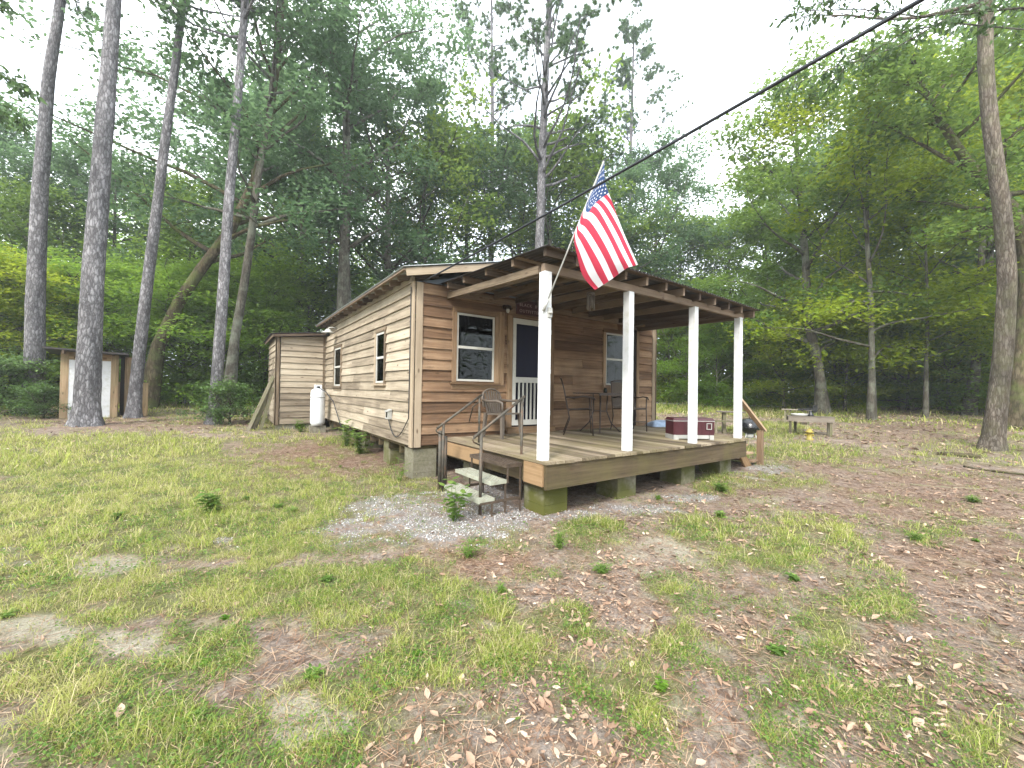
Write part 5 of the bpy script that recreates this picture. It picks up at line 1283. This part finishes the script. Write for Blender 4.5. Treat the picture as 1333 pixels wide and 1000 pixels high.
for (p, u, d, s) in ((pA, 950, 31, .92), (pC, 1000, 26, 1.0), (pB, 1040, 30, 1.05), (pA, 1095, 27, 1.10), (pC, 1150, 23, 1.15), (pB, 1190, 26, 1.15), (pA, 1240, 24, 1.25), (pC, 1290, 20, 1.2), (pB, 1350, 21, 1.3), (pA, 1430, 22, 1.2)):
    place(p, u, d, s, RIGHTN, 'tree', 'hardwoods beyond the clearing')
for (p, u, d, s) in ((pU, -30, 14.5, .80), (pV, 60, 17, 1.0), (pU, 235, 18, .85), (pV, 140, 19, 1.0), (pV, 290, 18.5, .95), (pU, 345, 21, 1.0), (pV, -110, 16, 1.0), (pV, 200, 21, 1.2), (pV, 240, 18.2, .85), (pU, 20, 15.2, .62), (pV, 345, 19.5, .9), (pV, 262, 19.0, 1.0), (pV, 5, 17, 1.0), (pU, 90, 16.5, .8), (pV, 355, 24, 1.4), (pV, 400, 22, 1.3)):
    place(p, u, d, s, 'low layered understory tree under the tall trees on the left', 'tree', 'understory trees on the left', mat=(L_under if u < 60 else L_green))
for (p, u, d, s) in ((pV, 870, 25, 1.0), (pU, 915, 27, 1.05), (pV, 965, 25, .95), (pU, 1015, 24, 1.1), (pU, 1060, 26, 1.15), (pV, 1110, 23, 1.0), (pU, 1160, 24.5, 1.2), (pV, 1195, 22, 1.1), (pV, 1240, 22, 1.15), (pU, 1290, 23, 1.2), (pV, 1330, 19, 1.1), (pU, 1400, 20, 1.2), (pV, 1225, 26, 1.3), (pU, 895, 23.5, .8), (pU, 1085, 22, .85), (pU, 985, 22.5, .8), (pU, 1270, 20.5, .9), (pV, 1170, 21.5, .8), (pV, 1310, 17.5, .8), (pU, 1135, 21, .75), (pU, 1100, 19.5, .72), (pU, 1235, 18.8, .78), (pV, 1181, 19.5, .8), (pU, 1020, 20.5, .8), (pV, 1301, 16.5, .8), (pV, 933, 21.5, .7)):
    place(p, u, d, s, 'low yellow green understory tree along the right clearing edge', 'tree', 'understory trees on the right', mat=(L_green if int(u) % 2 else L_under))
place(pS, 15, 12.6, 1.05, 'dark leafy shrub at the left edge in front of the first pine', 'shrub')
place(pS, 58, 12.0, .62, 'small dark shrub at the foot of the leftmost pine', 'shrub')
place(pS, 300, 12.4, .80, 'dark round shrub right of the fourth pine by the leaning planks', 'shrub')
place(pS, -25, 12.0, 1.1, 'dark leafy shrub partly outside the left edge', 'shrub')
place(pT, 942, 22, .9, 'bright green fern like clump in the far grass beyond the deck', 'shrub')
place(pT, 1005, 22, .8, 'bright green clump in the far grass right of the side stairs', 'shrub')
place(pT, 1050, 21.5, .6, 'small green clump in the far grass behind the work table', 'shrub')
for k, r_ in enumerate(PR):
    if r_.name not in used: print('unused proto', r_.name)

# the wood beyond: one mass of foliage and stems
R = np.random.default_rng(99)
n = 620; uu = R.uniform(-330, 1700, n); dd = R.uniform(29, 46, n); cl = []
base_a = (uu - 666.5) / FPX; ring = np.radians(R.uniform(62, 298, 100))
tub = []
for k in range(n):
    p = CAM + dd[k] * (FWD + RIGHT * base_a[k])
    if k >= 520: p = CAM + R.uniform(24, 34) * (FWD * math.cos(ring[k - 520]) + RIGHT * math.sin(ring[k - 520]))  # unseen trees round behind the viewer, added so the window panes reflect woods
    z0 = tz(p[0], p[1]); hh = R.uniform(9, 15) * (1.15 if uu[k] < 420 else .95) * (.85 if k >= 520 else 1)
    if 860 < uu[k] < 1000: hh *= .8
    for q in range(16):
        f = R.random() ** .8; rr = 2.4 * (1 - .5 * f)
        a = R.uniform(0, 6.28); cl.append((p[0] + rr * math.cos(a) * R.random(), p[1] + rr * math.sin(a) * R.random(), z0 + .2 + hh * f))
    if k % 5 == 0:
        tub.append((np.array([[p[0], p[1], z0 - .2], [p[0] + R.normal(0, .2), p[1] + R.normal(0, .2), z0 + hh * .5], [p[0] + R.normal(0, .5), p[1] + R.normal(0, .5), z0 + hh * .9]]), np.array([.16, .12, .04]), 5))
V, F, T = leaves_from_clusters(cl, 36, .20, R, .85, .42, .8, .5, .18)
m = MB()
for pts, rr, nn in tub: m.tube([tuple(p) for p in pts], list(rr), nn, .5, caps=False)
wd = empty('distant_woodland', (0, 0, 0)); tag(wd, 'dense green wood closing off the view behind all nearer trees', 'woodland', kind='stuff')
tag(np_mesh('foliage', V, F, T, [L_green], parent=wd), kind='stuff'); tag(m.build('stems', M_oak, wd), kind='stuff')
# low undergrowth along the far edge
n = 3600; uu = R.uniform(-250, 1600, n); dd = R.uniform(20, 30, n); ok = (uu < 330) | (uu > 850); ok &= ~((uu < 400) & (dd < 19)); dd = np.where(uu < 330, dd - 4.5, dd); uu, dd = uu[ok], dd[ok]
cl = []
for u_, d_ in zip(uu, dd):
    if u_ > 850 and d_ < 22.5 and R.random() < .8: continue
    p = at(u_, d_); cl.append((p[0], p[1], p[2] + R.uniform(.05, .4 + .7 * R.random() ** 2)))
V, F, T = leaves_from_clusters(cl, 22, .06, R, .30, .12, .6, .6, .2)
tag(np_mesh('undergrowth', V, F, T, [L_green]), 'low green undergrowth along the foot of the wood', 'undergrowth', kind='stuff')

# low creeping broadleaf cover woven through the grass
parts = []
for (n, r0, r1, sz_) in ((150000, 1.0, 4.5, .007), (150000, 4.5, 11, .011)):
    x, y = sector(n, r0, r1); g, s_, v_, n_ = masks(x, y)
    keep = RG.random(n) < np.clip(g, 0, 1) * np.clip((fbm(x * 3.3 + 20, y * 3.3, 3) - .44) * 7, .04, 1); x, y = x[keep], y[keep]; m_ = len(x)
    C = np.stack([x, y, gz(x, y) + RG.uniform(.004, .035, m_)], -1)
    parts.append((leaf_quads(C, sz_ * RG.uniform(.5, 1.5, m_), RG, .8, .6), np.clip(RG.normal(.35, .2, m_), 0, 1)))
V = np.concatenate([p[0] for p in parts]); T = np.concatenate([p[1] for p in parts])
tag(np_mesh('ground_cover', V, np.arange(len(V)).reshape(-1, 4), T, [L_weed]), 'tiny broad leaved ground cover woven through the thin grass', 'ground cover', kind='stuff')
# broad leafed weeds in the yard
def weed(loc, h, n, leaf, label, seed, mat=None, name='weed_plant', lw=.42):
    R = np.random.default_rng(seed); root = empty(name, loc, 0, label, 'plant'); m = MB(); C = []; lv = []
    vs = []; fs = []; tn = []
    for k in range(n):
        a = R.uniform(0, 6.28); d = np.array([math.cos(a) * R.uniform(.1, .6), math.sin(a) * R.uniform(.1, .6), 1.0]); L = h * R.uniform(.55, 1.05)
        pts, e = wobble_path((R.normal(0, .03 * h), R.normal(0, .03 * h), -.01), d, L, 5, .12, R, .0); m.tube([tuple(p) for p in pts], [.004, .004, .0035, .003, .0025, .002], 5, .5)
        for j in range(1, 6):
            for w in range(3):
                aa = R.uniform(0, 6.28); o = np.array([math.cos(aa), math.sin(aa), R.uniform(-.1, .5)]); o = unit(o); s = leaf * R.uniform(.55, 1.15) * (.6 + .1 * j)
                sd = unit(np.cross(o, UPV)); c = pts[j] + o * s * .25
                b = len(vs); dr = UPV * s * -.18
                vs += [c, c + o * s * .35 + sd * s * lw, c + o * s * .8 + sd * s * lw * .7 + dr * .4, c + o * s * 1.25 + dr, c + o * s * .8 - sd * s * lw * .7 + dr * .4, c + o * s * .35 - sd * s * lw, c + o * s * .6 - UPV * s * .08]
                t = min(1, max(0, R.normal(.5, .2)))
                for q in range(6): fs.append((b + q, b + (q + 1) % 6, b + 6)); tn.append(t)
    m.build('stems', L_weed, root); np_mesh('leaves', vs, fs, tn, [mat or L_weed], parent=root, smooth=True); return root
weed((2.12, 4.12, 0), .48, 9, .075, 'tall bright green weed growing beside the bottom of the metal steps', 71)
weed((-.12, 5.9, 0), .26, 10, .08, 'round leafy green weed alone in the grass left of the gravel', 72)
weed((1.80, 3.16, 0), .17, 9, .045, 'small upright green weed at the front edge of the gravel', 73, lw=.2)
weed((2.34, 8.95, .07), .58, 16, .10, 'broad weed growing against the pier halfway along the side wall', 74)
weed((2.30, 9.9, .10), .60, 14, .10, 'leafy weed beneath the side wall near the second window', 75)
weed((2.28, 6.35, .0), .42, 6, .05, 'thin stemmed weed in front of the corner pier', 76, lw=.25)
weed((1.72, 12.7, .22), .42, 14, .09, 'spiky green weed beside the propane tank', 77, lw=.14)
weed((6.1, 3.18, .0), .16, 10, .06, 'low dark green weed in the bare soil right of the last pier', 78)
weed((2.62, 2.9, .0), .20, 22, .04, 'grassy green tuft by the front of the nearest porch pier', 79, lw=.1)
protos = [weed((.9, 1.75, 0), .055, 7, .030, None, 80), weed((2.0, 1.25, 0), .05, 9, .028, None, 81, lw=.25), weed((3.1, .9, 0), .07, 14, .034, None, 82, lw=.12), weed((2.7, 1.9, 0), .06, 6, .026, None, 83, mat=L_green)]
spots = [(450, 880, 2.0), (720, 905, 1.9)]
k = 0
for i_ in range(34):
    x, y = sector(1, 1.9, 9, p=1.3); g, s_, v_, n_ = masks(x, y)
    if v_[0] > .6 or (x[0] > 2.2 and y[0] > 3.5): continue
    o = protos[k] if k < 4 else copy_tree(protos[i_ % 4])
    sc_ = rnd.uniform(.5, 1.1) * (1 + .09 * math.hypot(x[0], y[0])); o.location = (x[0], y[0], float(gz(x, y)[0]) - .004); o.scale = (sc_, sc_, sc_ * rnd.uniform(.7, 1.2)); o.rotation_euler = (0, 0, rnd.uniform(0, 6.28))
    tag(o, 'small green weed sprouting from the leaves and grass of the yard', 'plant', 'small weeds scattered over the yard'); k += 1

# near boughs hanging into the top corners, each on a tree standing beside the yard
def bough_tree(name, u, d, px_list, label, leafs, lsize, seed, mat, rr=.16, H=8.5):
    R = np.random.default_rng(seed); b = np.array(at(u, d)); root = empty(name, tuple(b), 0, label, 'tree'); m = MB()
    tp = [(0, 0, -.3), (0, 0, 0), (.1, .05, H * .33), (.0, .15, H * .66), (.05, .2, H)]
    m.tube(tp, [rr * 1.3, rr * 1.15, rr, rr * .8, rr * .5], 12, .5)
    vs = []; fs = []; tn = []
    for px in px_list:
        pts = [np.array(W(*q)) - b for q in px]; start = np.array([.0, .12, pts[0][2] - .3]); allp = [start] + pts
        n = len(allp); m.tube([tuple(p) for p in allp], list(np.linspace(.016, .004, n)), 6, .5)
        segs = [(allp[i], allp[i + 1]) for i in range(1, n - 1)]
        for (a, c) in segs:
            for k in range(leafs):
                t = R.random(); p = a * (1 - t) + c * t; tw = unit(R.normal(0, 1, 3) + unit(c - a) * 1.0 + [0, 0, -.35]); L = R.uniform(.08, .40)
                q = p + tw * L; m.tube([tuple(p), tuple(p + tw * L * .5 + [0, 0, .01]), tuple(q)], [.004, .003, .002], 3, .5)
                for j in range(5):
                    c0 = p + tw * L * (.3 + .7 * j / 4); o = unit(tw * .6 + R.normal(0, .6, 3) + [0, 0, -.5]); s = lsize * R.uniform(.6, 1.2); sd = unit(np.cross(o, R.normal(0, 1, 3))); nn = np.cross(o, sd)
                    bb = len(vs); vs += [c0, c0 + o * s * .3 + sd * s * .22 + nn * s * .08, c0 + o * s * .7 + sd * s * .2 + nn * s * .1, c0 + o * s * 1.1, c0 + o * s * .7 - sd * s * .2 + nn * s * .1, c0 + o * s * .3 - sd * s * .22 + nn * s * .08, c0 + o * s * .5]
                    t_ = min(1, max(0, R.normal(.45, .2)))
                    for e in range(6): fs.append((bb + e, bb + (e + 1) % 6, bb + 6)); tn.append(t_)
    m.build('trunk', M_oak, root); np_mesh('crown', vs, fs, tn, [mat], parent=root); return root
bough_tree('hardwood_tree', 1500, 6.6, [
    [(1400, 20, 6.4), (1300, 10, 6.3), (1200, 22, 6.2), (1120, 12, 6.2), (1050, 14, 6.2), (1018, 22, 6.2)],
    [(1350, 40, 6.5), (1240, 30, 6.4), (1180, 40, 6.3), (1130, 70, 6.2), (1080, 90, 6.2), (1015, 118, 6.2)],
    [(1300, -30, 6.0), (1200, -25, 6.0), (1110, -12, 6.1), (1070, 4, 6.1)],
    [(1330, 10, 6.2), (1240, 20, 6.1), (1170, 60, 6.1), (1100, 85, 6.0), (1090, 105, 6.0)]],
    'tree outside the right edge whose dark leafy boughs hang into the top right sky', 17, .085, 91, L_dark)
bough_tree('hardwood_tree', -90, 9.5, [
    [(-50, 60, 9.5), (-20, 80, 9.4), (10, 100, 9.3), (40, 120, 9.2)],
    [(-50, 130, 9.5), (-20, 130, 9.4), (10, 150, 9.3), (36, 165, 9.2)],
    [(-50, 20, 9.5), (-20, 0, 9.4), (8, 0, 9.3)]],
    'tree outside the left edge whose dark boughs reach in beside the leftmost pine', 26, .13, 92, L_dark)
EXPOSURE = 1.34
HAZE = 0.0016
# ---------------------------------------------------------------- camera, sky, light
cam = bpy.data.cameras.new('camera'); co_ = bpy.data.objects.new('camera', cam); COL.objects.link(co_)
cam.sensor_width = 36; cam.lens = FPX / 1333 * 36; cam.clip_start = .02; cam.clip_end = 1500
X_, Y_, Z_ = Vector(RIGHT), Vector(UP), -Vector(FWD)
co_.matrix_world = Matrix(((X_.x, Y_.x, Z_.x, CAM[0]), (X_.y, Y_.y, Z_.y, CAM[1]), (X_.z, Y_.z, Z_.z, CAM[2]), (0, 0, 0, 1)))
scene.camera = co_
SUN_EL, SUN_AZ = math.radians(42), math.atan2(-.55, -.83)      # light falls from behind the viewer's left
world = bpy.data.worlds.new('World'); scene.world = world; world.use_nodes = True
nt = world.node_tree; nt.nodes.clear(); N = NT(nt)
sky = N.n('TexSky'); sky.sky_type = 'NISHITA'; sky.sun_disc = False; sky.sun_elevation = SUN_EL
sky.sun_rotation = PI / 2 - SUN_AZ; sky.air_density = 1.0; sky.dust_density = 4.0; sky.ozone_density = 1.0
tc = N.n('TexCoord'); nz = N.noise(tc.outputs['Generated'], 2.2, 5, .55, (1, 1, 2.2))
cloud = N.ramp(nz, [(.3, (9.2, 10.2, 11.6)), (.62, (12.4, 12.8, 13.2))])
colr = N.mix(.86, sky.outputs[0], cloud)
bg = N.n('Background'); N.l(colr, bg.inputs[0]); bg.inputs[1].default_value = .135
ow = N.n('OutputWorld'); N.l(bg.outputs[0], ow.inputs[0])
sl = bpy.data.lights.new('sun', 'SUN'); sl.energy = 2.4; sl.angle = math.radians(14); sl.color = (1, .95, .87)
so = bpy.data.objects.new('sun', sl); COL.objects.link(so)
dirv = Vector((math.cos(SUN_AZ) * math.cos(SUN_EL), math.sin(SUN_AZ) * math.cos(SUN_EL), math.sin(SUN_EL)))
so.rotation_euler = dirv.to_track_quat('Z', 'Y').to_euler(); so.location = (0, 0, 30)
hz = MB(); hz.box(-112, 112, -112, 112, -1.6, 34); hz = hz.build('haze', [], None); tag(hz, 'thin pale summer air between the trees', 'haze', kind='stuff')
hm, hn, ho_ = new_mat('thin haze'); pv = hn.nodes.new('ShaderNodeVolumePrincipled'); pv.inputs['Color'].default_value = (.93, .97, 1, 1); pv.inputs['Density'].default_value = HAZE; pv.inputs['Anisotropy'].default_value = .2
hn.links.new(pv.outputs[0], ho_.inputs['Volume']); hz.data.materials.append(hm)
vs_ = scene.view_settings; vs_.view_transform = 'Standard'; vs_.look = 'None'; vs_.exposure = EXPOSURE; vs_.gamma = 1
scene.cycles.max_bounces = 6; scene.cycles.transparent_max_bounces = 12; scene.cycles.diffuse_bounces = 4; scene.cycles.use_denoising = True
